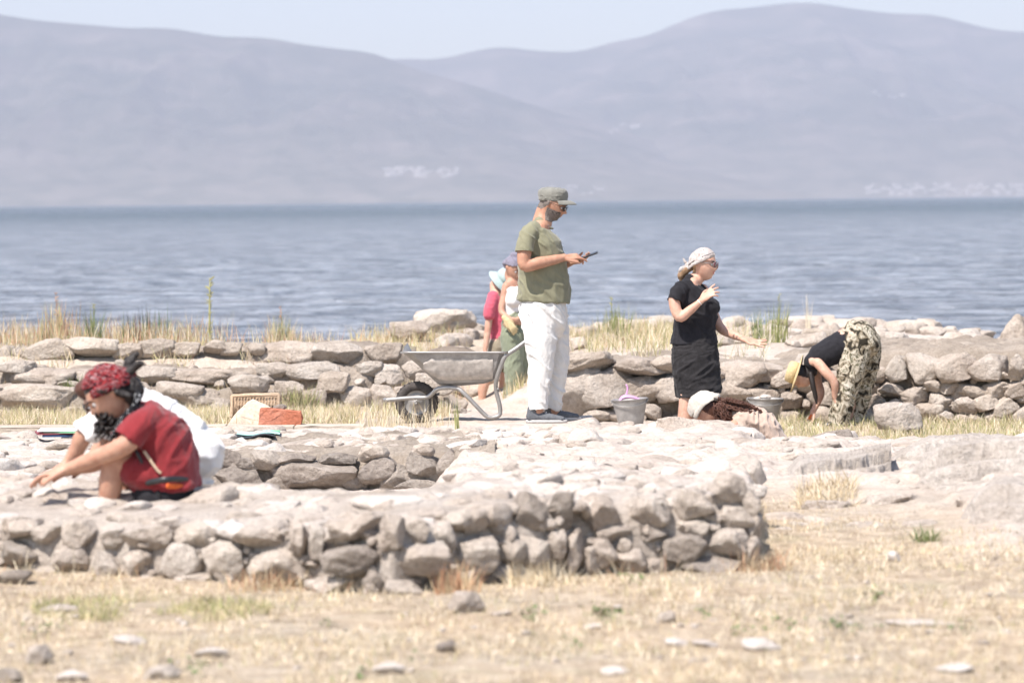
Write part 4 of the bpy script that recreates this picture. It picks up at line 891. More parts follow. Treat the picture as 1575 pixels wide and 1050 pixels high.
# ================================================================== woman in black
def woman_black():
    g = Fig(25.0, (1065, 732), 'smiling woman in black top and skirt with pale headscarf and red sunglasses, arm stretched out'); r = g.root
    hd = Head(g.p(1082, 407, 0), yaw=-.42, pitch=.10, roll=-.08, size=.98)
    neck = g.p(1066, 433, 0)
    B = [hd.mesh(1.0), hd.neck(neck, .052)] + hd.ears()
    B += [g.cc([(1065, 434), (1064, 450), (1068, 480), (1068, 520), (1070, 560)], [(.10, .05), (.13, .085), (.12, .11), (.12, .11), (.13, .12)])]
    B += [g.cc([(1062, 560, -.065), (1059, 605, -.08), (1054, 640, -.09), (1050, 690, -.10), (1050, 722, -.10)], [.075, .066, .056, .053, .036]), g.cc([(1078, 560, .07), (1080, 605, .08), (1078, 640, .09), (1074, 690, .09), (1074, 722, .09)], [.075, .066, .056, .053, .036])]
    B += [g.cc([(1048, 727, -.10), (1078, 731, -.12)], [.03, .022]), g.cc([(1072, 727, .09), (1100, 731, .07)], [.03, .022])]
    wr1 = g.p(1078, 463, -.22)
    B += [g.cc([(1045, 444, -.14), (1037, 462, -.17), (1045, 487, -.20), (1060, 478, -.21), (1078, 463, -.22)], [.038, .043, .040, .034, .022])]
    B += hand(wr1, (.75, -.15, .65), (.5, .6, -.4), 1, .95, curl=(.12, .22, .35, .5), spread=.17, thumb=(.9, .1))
    wr2 = g.p(1146, 522, -.06)
    B += [g.cc([(1080, 446, .15), (1094, 476, .16), (1108, 504, .10), (1128, 515, .02), (1146, 522, -.06)], [.048, .042, .036, .031, .021])]
    B += hand(wr2, (1, -.25, -.25), (.1, -.5, .85), 1, .98, curl=(.05, .12, .2, .15), spread=.17, thumb=(1.0, .1))
    def pick(C):
        L = hd.loc(C); o = np.zeros(len(C), int); x, y, z = L.T; inh = np.linalg.norm(L, axis=1) < .16
        o[inh & (z < -.045) & (z > -.065) & (np.abs(y) < .022) & (x > .088)] = 2
        o[inh & ((x < -.035) & (z > -.07) | (z > .07))] = 1
        return o
    fuse('body', B, None, .0055, 3, r, mats=[M['skin_fair'], M['hair_fair'], M['lip']], pick=pick)
    simple('teeth', ball(hd.w1(.0975, 0, -.0545), (.004, .013, .0026), hd.R), M['paper'], r)
    eyes(hd, r); glasses(hd, r, 'lens', .026, 'galv_pipe')
    sc_ = fuse('headscarf', [hd.scalp(.045, .62, 1.10, bulge=.012),
        chain([hd.w1(.092, -.035, .078), hd.w1(.055, -.080, .055), hd.w1(-.04, -.090, .0), hd.w1(-.09, -.055, -.035), hd.w1(-.11, 0, -.04), hd.w1(-.09, .05, -.03), hd.w1(-.03, .088, .0), hd.w1(.055, .080, .055)], [(.016, .006)] * 8, ref=hd.R[:, 2]),
        ball(hd.w1(-.115, 0, -.03), .026), chain([hd.w1(-.115, 0, -.03), hd.w1(-.15, -.01, .015), hd.w1(-.165, -.01, .035)], [.014, .010, .004]), chain([hd.w1(-.115, 0, -.03), hd.w1(-.16, -.02, -.05), hd.w1(-.18, -.02, -.085)], [.016, .018, .010])],
        M['scarf_pale'], .006, 2, r, fold=folds(.003, (22, 22, 30), .5, 5))
    fuse('ponytail', [chain([hd.w1(-.10, 0, -.035), hd.w1(-.145, 0, -.06), hd.w1(-.165, 0, -.10), hd.w1(-.16, .0, -.15)], [.024, .034, .032, .008])], M['hair_fair'], .006, 1, r, fold=folds(.003, (40, 40, 8), 0, 2))
    S = [g.hem([(1063, 431), (1061, 441), (1065, 462), (1070, 480), (1067, 505), (1067, 529)], [(.075, .050), (.150, .080), (.160, .135), (.150, .160), (.142, .155), (.155, .178)], power=2.2),
         ball(g.p(1088, 473, -.065), .078), ball(g.p(1090, 473, .07), .078),
         g.hem([(1056, 440, -.09), (1045, 447, -.14), (1038, 464, -.17)], [.058, .060, .061]), g.hem([(1068, 442, .11), (1080, 452, .15), (1088, 466, .165)], [.052, .056, .060])]
    fuse('top', S, M['black_cloth'], .008, 4, r, fold=folds(.006, (7, 7, 10), .7, 21))
    K = [g.hem([(1068, 522), (1069, 545), (1072, 575), (1075, 607)], [(.152, .160), (.178, .178), (.185, .178), (.195, .170)], power=2.3)]
    fuse('skirt', K, M['skirt'], .008, 3, r, fold=folds(.0085, (5, 5, 14), -.35, 31))
    simple('bracelet', chain([wr1 + .023 * (math.cos(t) * nrm((.6, .3, -.7)) + math.sin(t) * V3(-.1, .95, .2)) - nrm((.75, -.1, .65)) * .012 for t in np.linspace(0, 2 * math.pi, 16)], [.003] * 16, seg=6, sub=1, caps=False), M['paper'], r)
    shoe('shoe', g.p(1046, 733, -.10), (1, -.05, 0), .25, r, 'sole'); shoe('shoe', g.p(1070, 733, .09), (1, -.05, 0), .25, r, 'sole')
woman_black()

# ================================================================== crouching pair, front left
def girl_red():
    g = Fig(14.6, (200, 760), 'crouching person in dark red tee and red paisley headscarf reaching down to the stones'); r = g.root
    hd = Head(g.p(168, 606, 0), yaw=math.pi + .30, pitch=.66, roll=.10, size=1.03)
    neck = g.p(212, 640, .02)
    B = [hd.mesh(.9), hd.neck(neck, .050)] + hd.ears()
    B += [g.cc([(222, 640), (240, 670), (255, 705), (258, 740)], [(.12, .06), (.14, .09), (.13, .10), (.14, .11)])]
    wr1 = g.p(100, 722, -.06)
    B += [g.cc([(228, 645, -.13), (205, 672, -.18), (186, 688, -.19), (145, 705, -.13), (100, 722, -.06)], [.040, .045, .042, .036, .024])]
    B += hand(wr1, (-1, .1, -.22), (.1, .1, -1), 1, 1.0, curl=(.25, .3, .35, .4), spread=.08, thumb=(.6, .3))
    wr2 = g.p(112, 722, .18)
    B += [g.cc([(215, 648, .15), (185, 685, .20), (150, 712, .20), (112, 722, .18)], [.046, .042, .034, .024])]
    B += hand(wr2, (-1, -.2, -.15), (0, -.1, -1), -1, .95, curl=(.3, .35, .4, .45), spread=.08)
    # squatting legs
    B += [g.cc([(258, 738, -.07), (215, 724, -.09), (183, 706, -.09), (172, 735, -.08), (168, 775, -.06), (170, 795, -.06)], [.075, .070, .058, .054, .045, .036]), g.cc([(258, 738, .10), (225, 720, .14), (198, 702, .14), (190, 735, .12), (188, 780, .1), (190, 795, .1)], [.085, .075, .058, .052, .042, .036])]
    B += [g.cc([(172, 796, -.06), (145, 803, -.07)], [.032, .022]), g.cc([(190, 796, .1), (160, 803, .1)], [.032, .022])]
    def pick(C):
        L = hd.loc(C); o = np.zeros(len(C), int); x, y, z = L.T; inh = np.linalg.norm(L, axis=1) < .16
        o[inh & (z < -.046) & (z > -.064) & (np.abs(y) < .019) & (x > .088)] = 2
        o[inh & ((x < -.028) | (z > .06)) & (z > -.09)] = 1; return o
    fuse('body', B, None, .0055, 3, r, mats=[M['skin_mid'], M['hair_dark'], M['lip']], pick=pick)
    eyes(hd, r)
    S = [g.hem([(214, 634, 0), (226, 641, 0), (243, 668, 0), (256, 700, 0), (264, 752, 0)], [(.075, .05), (.150, .080), (.170, .122), (.165, .125), (.175, .128)]),
         g.hem([(230, 646, -.08), (219, 652, -.135), (206, 664, -.165), (196, 677, -.175)], [.068, .066, .066, .068]), g.hem([(216, 646, .12), (200, 664, .17), (192, 676, .18)], [.055, .06, .064]),
         g.cc([(250, 732, -.07), (226, 727, -.085), (208, 722, -.09)], [(.100, .09), (.098, .088), (.090, .078)]), g.cc([(258, 736, .10), (230, 722, .14)], [.10, .09]),
         g.cc([(206, 690, -.02), (212, 712, -.02), (222, 738, 0)], [(.11, .045), (.12, .06), (.12, .08)])]
    fuse('t_shirt', S, M['red_cloth'], .0075, 4, r, fold=folds(.0075, (6, 6, 8), -.9, 41))
    sc_ = fuse('headscarf', [hd.scalp(.050, .42, 1.11, bulge=.018),
        chain([hd.w1(.07, .075, .045), hd.w1(0, .088, .03), hd.w1(-.07, .07, .012), hd.w1(-.105, 0, .0), hd.w1(-.07, -.07, .01)], [(.026, .010)] * 5, ref=hd.R[:, 2]), ball(hd.w1(-.115, 0, .01), (.03, .035, .03))], M['scarf_red'], .006, 2, r, fold=folds(.005, (20, 20, 28), .8, 9))
    hb = fuse('hair', [ball(hd.w1(-.085, 0, -.045), (.05, .06, .06)), chain([hd.w1(-.12, -.02, .02), hd.w1(-.16, -.03, .05), hd.w1(-.20, -.02, .055)], [.022, .024, .008]), chain([hd.w1(-.12, .02, .02), hd.w1(-.17, .03, .02), hd.w1(-.19, .05, .0)], [.02, .02, .006]),
        chain([hd.w1(-.02, .076, .0), hd.w1(-.045, .08, -.05), hd.w1(-.05, .07, -.10)], [.018, .02, .014]), chain([hd.w1(.035, .078, .045), hd.w1(.015, .081, .025), hd.w1(-.02, .08, .02)], [.014, .018, .016])], M['hair_dark'], .006, 1, r, fold=folds(.005, (40, 40, 40), 0, 3))
    # curly lock hanging in front
    rr = random.Random(3); locks = []
    for k in range(16):
        x0, y0 = 160 + rr.uniform(-8, 26), 630 + rr.uniform(-4, 14); ln = rr.uniform(26, 46); q = []
        for t in np.linspace(0, 1, 9): q.append(g.p(x0 + rr.uniform(-2, 2) - 6 * t + 3 * math.sin(t * 17 + k), y0 + ln * t, -.02 + .05 * rr.uniform(-1, 1) + .01 * math.cos(t * 17 + k)))
        locks.append(chain(q, [.006, .007, .007, .007, .006, .006, .006, .005, .003], seg=7, sub=2))
    simple('curls', locks, M['hair_dark'], r)
    simple('neckerchief', [chain([g.p(213, 606, -.06), g.p(208, 625, -.10), g.p(192, 642, -.10), g.p(180, 662, -.09), g.p(172, 672, -.09)], [(.02, .016), (.022, .018), (.024, .018), (.018, .014), (.008, .008)])], M['scarf_dots'], r)
    simple('shorts', [g.cc([(262, 742, 0), (258, 762, 0), (235, 762, 0)], [(.165, .10), (.18, .11), (.16, .09)])], M['black_cloth'], r)
    bg_ = simple('waist_belt', [g.cc([(226, 742, -.165), (258, 737, -.20), (287, 737, -.12)], [(.008, .013)] * 3, ref=(0, 1, 0)), g.cc([(228, 733, -.15), (213, 700, -.16), (207, 690, -.15)], [.006, .007, .006])], M['black'], r)
    simple('orange_strap', [g.cc([(258, 747, -.20), (285, 748, -.13)], [(.008, .012)] * 2)], M['orange'], r)
    simple('flap', [g.cc([(222, 694, -.165), (240, 720, -.185), (247, 727, -.19)], [(.004, .006)] * 3)], M['tile'], r)
    return g
girl_red()
def girl_white():
    g = Fig(15.25, (290, 760), 'crouching person dressed all in white, back bent, partly hidden behind the one in red'); r = g.root
    hd = Head(g.p(161, 612, .12), yaw=math.pi + .15, pitch=.62, size=1.0)
    B = [hd.mesh(1), hd.neck(g.p(196, 625, 0), .05)] + hd.ears()
    B += [g.cc([(200, 628), (235, 642), (268, 665), (292, 695)], [(.11, .05), (.13, .07), (.13, .08), (.14, .10)])]
    wr = g.p(103, 712, -.02)
    B += [g.cc([(180, 630, -.05), (150, 650, -.06), (128, 672, -.05), (118, 692, -.03), (103, 712, -.02)], [.048, .046, .042, .036, .025])]
    B += hand(wr, (-.9, 0, -.5), (.2, 0, -1), 1, .98, curl=(.25, .3, .35, .4), spread=.1)
    B += [g.cc([(180, 632, .2), (160, 680, .25), (130, 720, .22)], [.046, .04, .026])] + hand(g.p(130, 720, .22), (-.9, 0, -.3), (0, 0, -1), -1, .95)
    B += [g.cc([(300, 705, -.09), (265, 705, -.12), (240, 708, -.12), (255, 745, -.1), (275, 770, -.1)], [.09, .08, .06, .05, .04]), g.cc([(300, 705, .1), (265, 700, .14), (240, 706, .14), (255, 745, .12), (275, 770, .12)], [.09, .08, .06, .05, .04])]
    B += [g.cc([(278, 776, -.1), (240, 782, -.1)], [.032, .022]), g.cc([(278, 776, .12), (240, 782, .12)], [.032, .022])]
    def pick(C):
        L = hd.loc(C); o = np.zeros(len(C), int); x, y, z = L.T; inh = np.linalg.norm(L, axis=1) < .16; o[inh & ((x < .0) | (z > .05))] = 1; return o
    fuse('body', B, None, .007, 3, r, mats=[M['skin_mid'], M['hair_brown']], pick=pick)
    eyes(hd, r); glasses(hd, r, 'lens_dark', .024)
    fuse('hair', [hd.dome([(.02, -.014, .096, .084), (.05, -.01, .103, .087), (.08, -.008, .10, .084), (.105, -.008, .08, .066), (.12, -.008, .04, .035), (.124, -.008, .02, .02)], tilt=.3, thick=.012), ball(hd.w1(-.08, 0, -.03), .06)], M['hair_brown'], .008, 1, r)
    S = [g.cc([(194, 624, 0), (216, 624, 0), (248, 644, 0), (282, 672, 0), (296, 692, 0)], [(.08, .045), (.155, .085), (.17, .105), (.165, .105), (.16, .11)]),
         g.hem([(200, 622, -.06), (172, 636, -.07), (146, 655, -.06), (132, 668, -.055)], [.065, .060, .058, .062]), g.hem([(200, 620, .12), (175, 645, .2), (165, 668, .23)], [.07, .06, .062])]
    fuse('shirt', S, M['white_cloth'], .008, 4, r, fold=folds(.0095, (6, 6, 8), -1, 51))
    T = [ball(g.p(296, 690, 0), (.098, .18, .115)), g.cc([(305, 700, -.09), (272, 706, -.12), (240, 708, -.12)], [.115, .10, .085]), g.cc([(305, 698, .1), (270, 700, .14), (240, 704, .14)], [.115, .10, .085]),
         g.cc([(242, 712, -.12), (262, 738, -.1), (286, 752, -.1)], [.085, .075, .065]), g.cc([(242, 712, .14), (262, 738, .12), (286, 752, .12)], [.085, .075, .065]), g.cc([(292, 715, -.05), (306, 735, -.05), (326, 742, -.05)], [(.14, .06), (.13, .03), (.08, .012)])]
    fuse('trousers', T, M['white_cloth'], .008, 4, r, fold=folds(.011, (6, 6, 8), .9, 55))
    simple('button_placket', chain([g.p(286, 655, -.165), g.p(297, 690, -.19)], [.004] * 2, seg=6), M['scarf_white'], r)
girl_white()

# ================================================================== curly haired person bending down behind the block
def curly():
    g = Fig(24.72, (1160, 742), 'person in beige tunic bent low, cream bandana over long brown curls, behind a rock'); r = g.root
    hd = Head(g.p(1086, 630, 0), yaw=math.pi - .35, pitch=1.0, size=1.08)
    B = [hd.mesh(1), hd.neck(g.p(1118, 645, 0), .05)] + hd.ears()
    B += [g.cc([(1125, 650), (1150, 655), (1180, 675), (1195, 710)], [(.14, .08), (.16, .10), (.15, .11), (.15, .13)])]
    B += [g.cc([(1130, 655, -.16), (1122, 690, -.2), (1098, 715, -.18)], [.048, .042, .028]), g.cc([(1130, 650, .16), (1110, 690, .2), (1085, 712, .18)], [.048, .042, .028])]
    B += hand(g.p(1098, 715, -.18), (-.9, 0, -.5), (0, 0, -1), 1) + hand(g.p(1085, 712, .18), (-.9, 0, -.4), (0, 0, -1), -1)
    B += [g.cc([(1195, 705, -.1), (1160, 700, -.14), (1165, 735, -.12)], [.09, .07, .05]), g.cc([(1195, 705, .1), (1160, 698, .14), (1165, 735, .12)], [.09, .07, .05])]
    def pick(C):
        L = hd.loc(C); o = np.zeros(len(C), int); x, y, z = L.T; inh = np.linalg.norm(L, axis=1) < .16; o[inh & ((x < .0) | (z > .05)) & (z > -.16)] = 1; return o
    fuse('body', B, None, .008, 3, r, mats=[M['skin_mid'], M['hair_brown']], pick=pick)
    fuse('bandana', [hd.scalp(.02, .35, 1.13, bulge=.015), ball(hd.w1(-.11, .0, -.01), (.035, .04, .03)), chain([hd.w1(.07, .08, .02), hd.w1(-.03, .098, .015), hd.w1(-.1, .05, -.01)], [(.018, .007)] * 3, ref=hd.R[:, 2])], M['scarf_white'], .006, 2, r, fold=folds(.004, (18, 18, 26), 1, 4))
    rr = random.Random(8); locks = []
    for k in range(150):
        u = rr.random(); x0 = 1104 + rr.uniform(0, 20); y0 = 615 + rr.uniform(-3, 11); x1 = x0 + rr.uniform(14, 60); q = []
        dy0 = rr.uniform(-.14, .12); ph_ = rr.uniform(0, 6)
        for t in np.linspace(0, 1, 15):
            x = x0 + (x1 - x0) * t; top = 613 + .0052 * max(x - 1110, 0) ** 2 * 1.0
            q.append(g.p(x + 2.2 * math.sin(t * 30 + ph_), max(y0 + (x - x0) * .22, top) + 1.8 * math.cos(t * 30 + ph_), dy0))
        locks.append(chain(q, [.007] * 13 + [.005, .003], seg=6, sub=1))
    for k in range(60):
        x0 = 1098 + rr.uniform(0, 16); y0 = 622 + rr.uniform(0, 8); ph_ = rr.uniform(0, 6); dd_ = rr.uniform(-.17, -.10); sx_ = rr.uniform(4, 20); ln = rr.uniform(18, 36)
        locks.append(chain([g.p(x0 + sx_ * t + 2 * math.sin(t * 20 + ph_), y0 + ln * t + 1.5 * math.cos(t * 20 + ph_), dd_) for t in np.linspace(0, 1, 11)], [.007] * 9 + [.005, .003], seg=6, sub=1))
    locks.append(chain([g.p(1105, 628, -.0), g.p(1130, 628, 0), g.p(1165, 640, 0)], [(.10, .055), (.12, .03), (.08, .015)]))
    simple('curly_hair', locks, M['hair_brown'], r)
    S = [g.cc([(1122, 644, 0), (1140, 643, 0), (1168, 655, 0), (1190, 684, 0), (1196, 712, 0)], [(.10, .07), (.18, .10), (.19, .12), (.18, .12), (.18, .12)]), g.cc([(1138, 652, -.12), (1132, 675, -.19), (1132, 688, -.2)], [.07, .066, .062]), g.cc([(1138, 652, .12), (1125, 675, .19), (1122, 686, .2)], [.07, .066, .062])]
    fuse('tunic', S, M['beige'], .008, 3, r, fold=folds(.012, (16, 9, 6), 1.2, 61))
curly()

# ================================================================== bending person in camouflage trousers
def camo():
    g = Fig(30.4, (1300, 657), 'person in straw hat, black tank top and camouflage trousers bending down to the grass'); r = g.root
    hd = Head(g.p(1231, 577, 0), yaw=math.pi - .15, pitch=1.25, size=1.0)
    B = [hd.mesh(1), hd.neck(g.p(1248, 558, 0), .052)] + hd.ears()
    B += [g.cc([(1250, 556), (1270, 542), (1295, 525), (1315, 518)], [(.13, .07), (.145, .10), (.12, .10), (.15, .12)])]
    B += [g.cc([(1258, 558, -.14), (1270, 572, -.19), (1283, 588, -.20), (1284, 610, -.17)], [.046, .044, .038, .026])]
    B += hand(g.p(1284, 610, -.17), (.1, .2, -1), (1, .3, 0), -1, .95, curl=(.4, .45, .5, .5))
    B += [g.cc([(1254, 562, .13), (1258, 588, .13), (1262, 606, .10), (1250, 634, .05)], [.045, .040, .036, .025])]
    B += hand(g.p(1250, 634, .05), (-.3, 0, -1), (-.3, -.3, 0), -1, .95, curl=(.4, .45, .5, .5))
    B += [g.cc([(1315, 520, -.09), (1303, 580, -.10), (1296, 640, -.10)], [.09, .06, .045]), g.cc([(1325, 520, .09), (1316, 580, .10), (1310, 640, .10)], [.09, .06, .045])]
    def pick(C):
        L = hd.loc(C); o = np.zeros(len(C), int); x, y, z = L.T; inh = np.linalg.norm(L, axis=1) < .16; o[inh & ((x < .0) | (z > .05))] = 1; return o
    fuse('body', B, None, .008, 3, r, mats=[M['skin_fair'], M['hair_dark']], pick=pick)
    hb = [(.042, -.004, .098, .080), (.08, -.004, .100, .082), (.118, -.004, .092, .076), (.126, -.004, .07, .058), (.128, -.004, .03, .03)]
    hat = simple('straw_hat', hd.dome(hb), M['straw'], r)
    n = 36; V = []
    for rr, z in ((.095, .040), (.13, .034), (.175, .030)):
        for zz in (0, -.006): V += [hd.w1(-.004 + rr * math.cos(t), (rr - .012) * math.sin(t), z + zz + .01 * math.cos(2 * t) * (rr - .09) * 10) for t in np.linspace(0, 2 * math.pi, n, endpoint=False)]
    V = np.array(V); Fq = []
    for i in (0, 2):
        for j in range(n):
            a, b = i * n + j, i * n + (j + 1) % n; Fq += [(a, a + 2 * n, b + 2 * n, b), (b + n, b + 3 * n, a + 3 * n, a + n)]
    for j in range(n): a, b = 4 * n + j, 4 * n + (j + 1) % n; Fq.append((a, a + n, b + n, b))
    simple('brim', (V, Fq), M['straw'], hat)
    simple('ponytail', [chain([hd.w1(-.07, -.03, .0), hd.w1(.0, -.075, -.06)], [.02, .02]), g.cc([(1247, 575, -.08), (1250, 590, -.1), (1254, 608, -.1), (1256, 620, -.1)], [.022, .024, .020, .010])], M['hair_dark'], r)
    S = [g.cc([(1250, 557, 0), (1262, 549, 0), (1280, 539, 0), (1302, 529, 0), (1320, 524, 0)], [(.12, .085), (.16, .12), (.16, .13), (.155, .135), (.15, .13)])]
    fuse('tank_top', S, M['black_cloth'], .009, 4, r, fold=folds(.004, (9, 9, 9), .6, 71))
    T = [g.cc([(1308, 527, 0), (1320, 518, 0), (1332, 528, 0)], [(.165, .135), (.19, .155), (.18, .13)]),
         g.cc([(1320, 525, -.09), (1312, 560, -.11), (1301, 600, -.12), (1293, 635, -.12), (1291, 653, -.12)], [(.115, .135), (.12, .13), (.10, .105), (.10, .095), (.095, .088)]),
         g.cc([(1334, 525, .10), (1333, 560, .12), (1325, 600, .14), (1318, 635, .14), (1315, 652, .14)], [(.115, .12), (.115, .12), (.10, .10), (.095, .085), (.09, .08)])]
    fuse('camouflage_trousers', T, M['camo'], .009, 3, r, fold=folds(.010, (6, 6, 9), .5, 75))
    shoe('shoe', g.p(1303, 659, -.12), (-1, -.1, 0), .26, r, 'black'); shoe('shoe', g.p(1322, 656, .12), (-1, 0, 0), .26, r, 'black')
    tr = tag(empty('trowel', g.p(1240, 650, .03)), 'small dark hand tool held by the bending person in camouflage', 'tool')
    simple('handle', chain([g.p(1249, 638, .04), g.p(1241, 648, .04)], [.014, .012], seg=10), M['orange'], tr)
    simple('blade', chain([g.p(1243, 646, .04), g.p(1237, 651, .04), g.p(1228, 656, .04)], [(.045, .006), (.06, .006), (.01, .004)], seg=12), M['black'], tr)
camo()

# ================================================================== two people behind the wheelbarrow
def back_white():
    g = Fig(34.0, (800, 628), 'person in white top, sage trousers and grey violet headscarf standing half behind the man'); r = g.root
    hd = Head(g.p(790, 413, 0), yaw=-.9, pitch=.5, size=1.02)
    B = [hd.mesh(1), hd.neck(g.p(789, 434, 0), .05)] + hd.ears()
    B += [g.cc([(790, 436), (790, 455), (792, 485), (795, 505)], [(.10, .06), (.12, .09), (.11, .09), (.12, .11)], ref=(1, .6, 0))]
    B += [g.cc([(779, 440, -.05), (774, 462, -.08), (772, 480, -.12), (786, 492, -.2)], [.043, .038, .034, .024]), g.cc([(801, 440, .05), (808, 465, .0), (806, 482, -.05), (796, 492, -.16)], [.043, .038, .034, .024])]
    B += hand(g.p(795, 491, -.18), (-.8, -.3, -.3), (0, 1, .2), 1, .95) + hand(g.p(782, 491, -.2), (.9, -.1, -.2), (0, 1, .3), -1, .95)
    B += [g.cc([(789, 510, -.05), (792, 570, -.06), (794, 620, -.06)], [.08, .055, .042]), g.cc([(799, 510, .06), (803, 570, .06), (806, 620, .06)], [.08, .055, .042])]
    fuse('body', B, M['skin_mid'], .010, 3, r); eyes(hd, r)
    fuse('headscarf', [hd.scalp(.035, .35, 1.18, bulge=.02), ball(hd.w1(-.09, 0, .0), .055), ball(hd.w1(-.04, 0, .125), (.05, .05, .035))], M['scarf_purple'], .008, 2, r, fold=folds(.007, (14, 14, 30), 1, 4))
    S = [g.cc([(789, 437, 0), (789, 446, 0), (790, 465, 0), (792, 492, 0)], [(.08, .05), (.13, .085), (.14, .115), (.13, .11)], ref=(1, .6, 0)), ball(g.p(789, 462, -.09), .075), ball(g.p(797, 462, -.06), .07)]
    fuse('tank_top', S, M['white_cloth'], .009, 3, r, fold=folds(.004, (9, 9, 9), .6, 81))
    T = [g.cc([(793, 492, 0), (794, 515, 0)], [(.145, .13), (.165, .15)], ref=(1, .6, 0)), g.cc([(788, 515, -.06), (789, 560, -.08), (792, 600, -.08), (794, 626, -.08)], [.125, .10, .09, .095]), g.cc([(799, 515, .07), (801, 560, .07), (804, 600, .07), (806, 626, .07)], [.12, .10, .09, .095])]
    fuse('trousers', T, M['sage'], .009, 3, r, fold=folds(.010, (9, 9, 5), .2, 85))
    for x, y, dy in ((776, 490, -.22), (782, 494, -.24)):
        fuse('glove', hand(g.p(x, y, dy), (.5, -.2, -.8), (0, 1, .3), 1 if x < 780 else -1, .95, curl=(.4, .5, .5, .6)), M['glove'], .007, 2, r)
    shoe('shoe', g.p(788, 629, -.08), (.5, -.8, 0), .25, r); shoe('shoe', g.p(801, 628, .07), (.5, -.8, 0), .25, r)
back_white()
def back_pink():
    g = Fig(35.6, (760, 622), 'stooping person in raspberry pink tee, khaki shorts and pale teal hat behind the wheelbarrow'); r = g.root
    hd = Head(g.p(772, 433, 0), yaw=-.4, pitch=.85, size=1.0)
    B = [hd.mesh(1), hd.neck(g.p(764, 450, 0), .05)] + hd.ears()
    B += [g.cc([(763, 452), (764, 480), (770, 510), (772, 530)], [(.12, .07), (.13, .10), (.12, .10), (.13, .12)])]
    B += [g.cc([(757, 460, -.13), (752, 492, -.16), (749, 518, -.18), (746, 540, -.2)], [.044, .038, .034, .024])] + hand(g.p(746, 540, -.2), (.1, 0, -1), (1, .2, 0), 1, .98, curl=(.4, .5, .5, .6))
    B += [g.cc([(768, 460, .13), (774, 490, .17), (782, 505, .1)], [.044, .036, .026])] + hand(g.p(782, 505, .1), (1, -.2, 0), (0, 0, -1), -1, .95)
    B += [g.cc([(766, 530, -.08), (756, 565, -.09), (744, 592, -.1), (741, 616, -.1)], [.085, .062, .056, .038]), g.cc([(780, 530, .08), (778, 570, .09), (770, 616, .1)], [.085, .06, .04])]
    B += [g.cc([(741, 618, -.1), (757, 622, -.12)], [.03, .022]), g.cc([(770, 618, .1), (785, 622, .1)], [.03, .022])]
    fuse('body', B, M['skin_fair'], .010, 3, r)
    hat = simple('sun_hat', hd.dome([(.03, 0, .105, .09), (.07, 0, .108, .094), (.105, 0, .10, .085), (.125, 0, .07, .06), (.13, 0, .03, .03)]), M['hat_teal'], r)
    n = 32; V = []
    for rr, z in ((.10, .032), (.13, .012), (.165, -.022)):
        for zz in (0, -.005): V += [hd.w1(rr * math.cos(t), (rr - .012) * math.sin(t), z + zz) for t in np.linspace(0, 2 * math.pi, n, endpoint=False)]
    V = np.array(V); Fq = []
    for i in (0, 2):
        for j in range(n):
            a, b = i * n + j, i * n + (j + 1) % n; Fq += [(a, a + 2 * n, b + 2 * n, b), (b + n, b + 3 * n, a + 3 * n, a + n)]
    for j in range(n): a, b = 4 * n + j, 4 * n + (j + 1) % n; Fq.append((a, a + n, b + n, b))
    simple('brim', (V, Fq), M['hat_teal'], hat)
    S = [g.cc([(764, 449, 0), (763, 458, 0), (765, 480, 0), (770, 505, 0), (773, 520, 0)], [(.07, .05), (.14, .085), (.155, .115), (.15, .115), (.155, .125)]), g.cc([(759, 456, -.10), (754, 472, -.155), (752, 484, -.165)], [.06, .062, .062]), g.cc([(766, 456, .10), (770, 476, .16)], [.06, .06])]
    fuse('t_shirt', S, M['pink_cloth'], .009, 3, r, fold=folds(.005, (9, 9, 12), .6, 91))
    T = [g.cc([(773, 518, 0), (773, 538, 0)], [(.15, .125), (.165, .14)]), g.cc([(767, 535, -.08), (758, 562, -.09)], [.11, .10]), g.cc([(780, 535, .08), (779, 562, .09)], [.11, .10])]
    fuse('shorts', T, M['khaki'], .009, 3, r, fold=folds(.007, (9, 9, 9), .2, 95))
    simple('bag_strap', g.cc([(766, 452, -.10), (774, 480, -.13), (778, 505, -.12)], [(.006, .014)] * 3), M['khaki'], r)
back_pink()

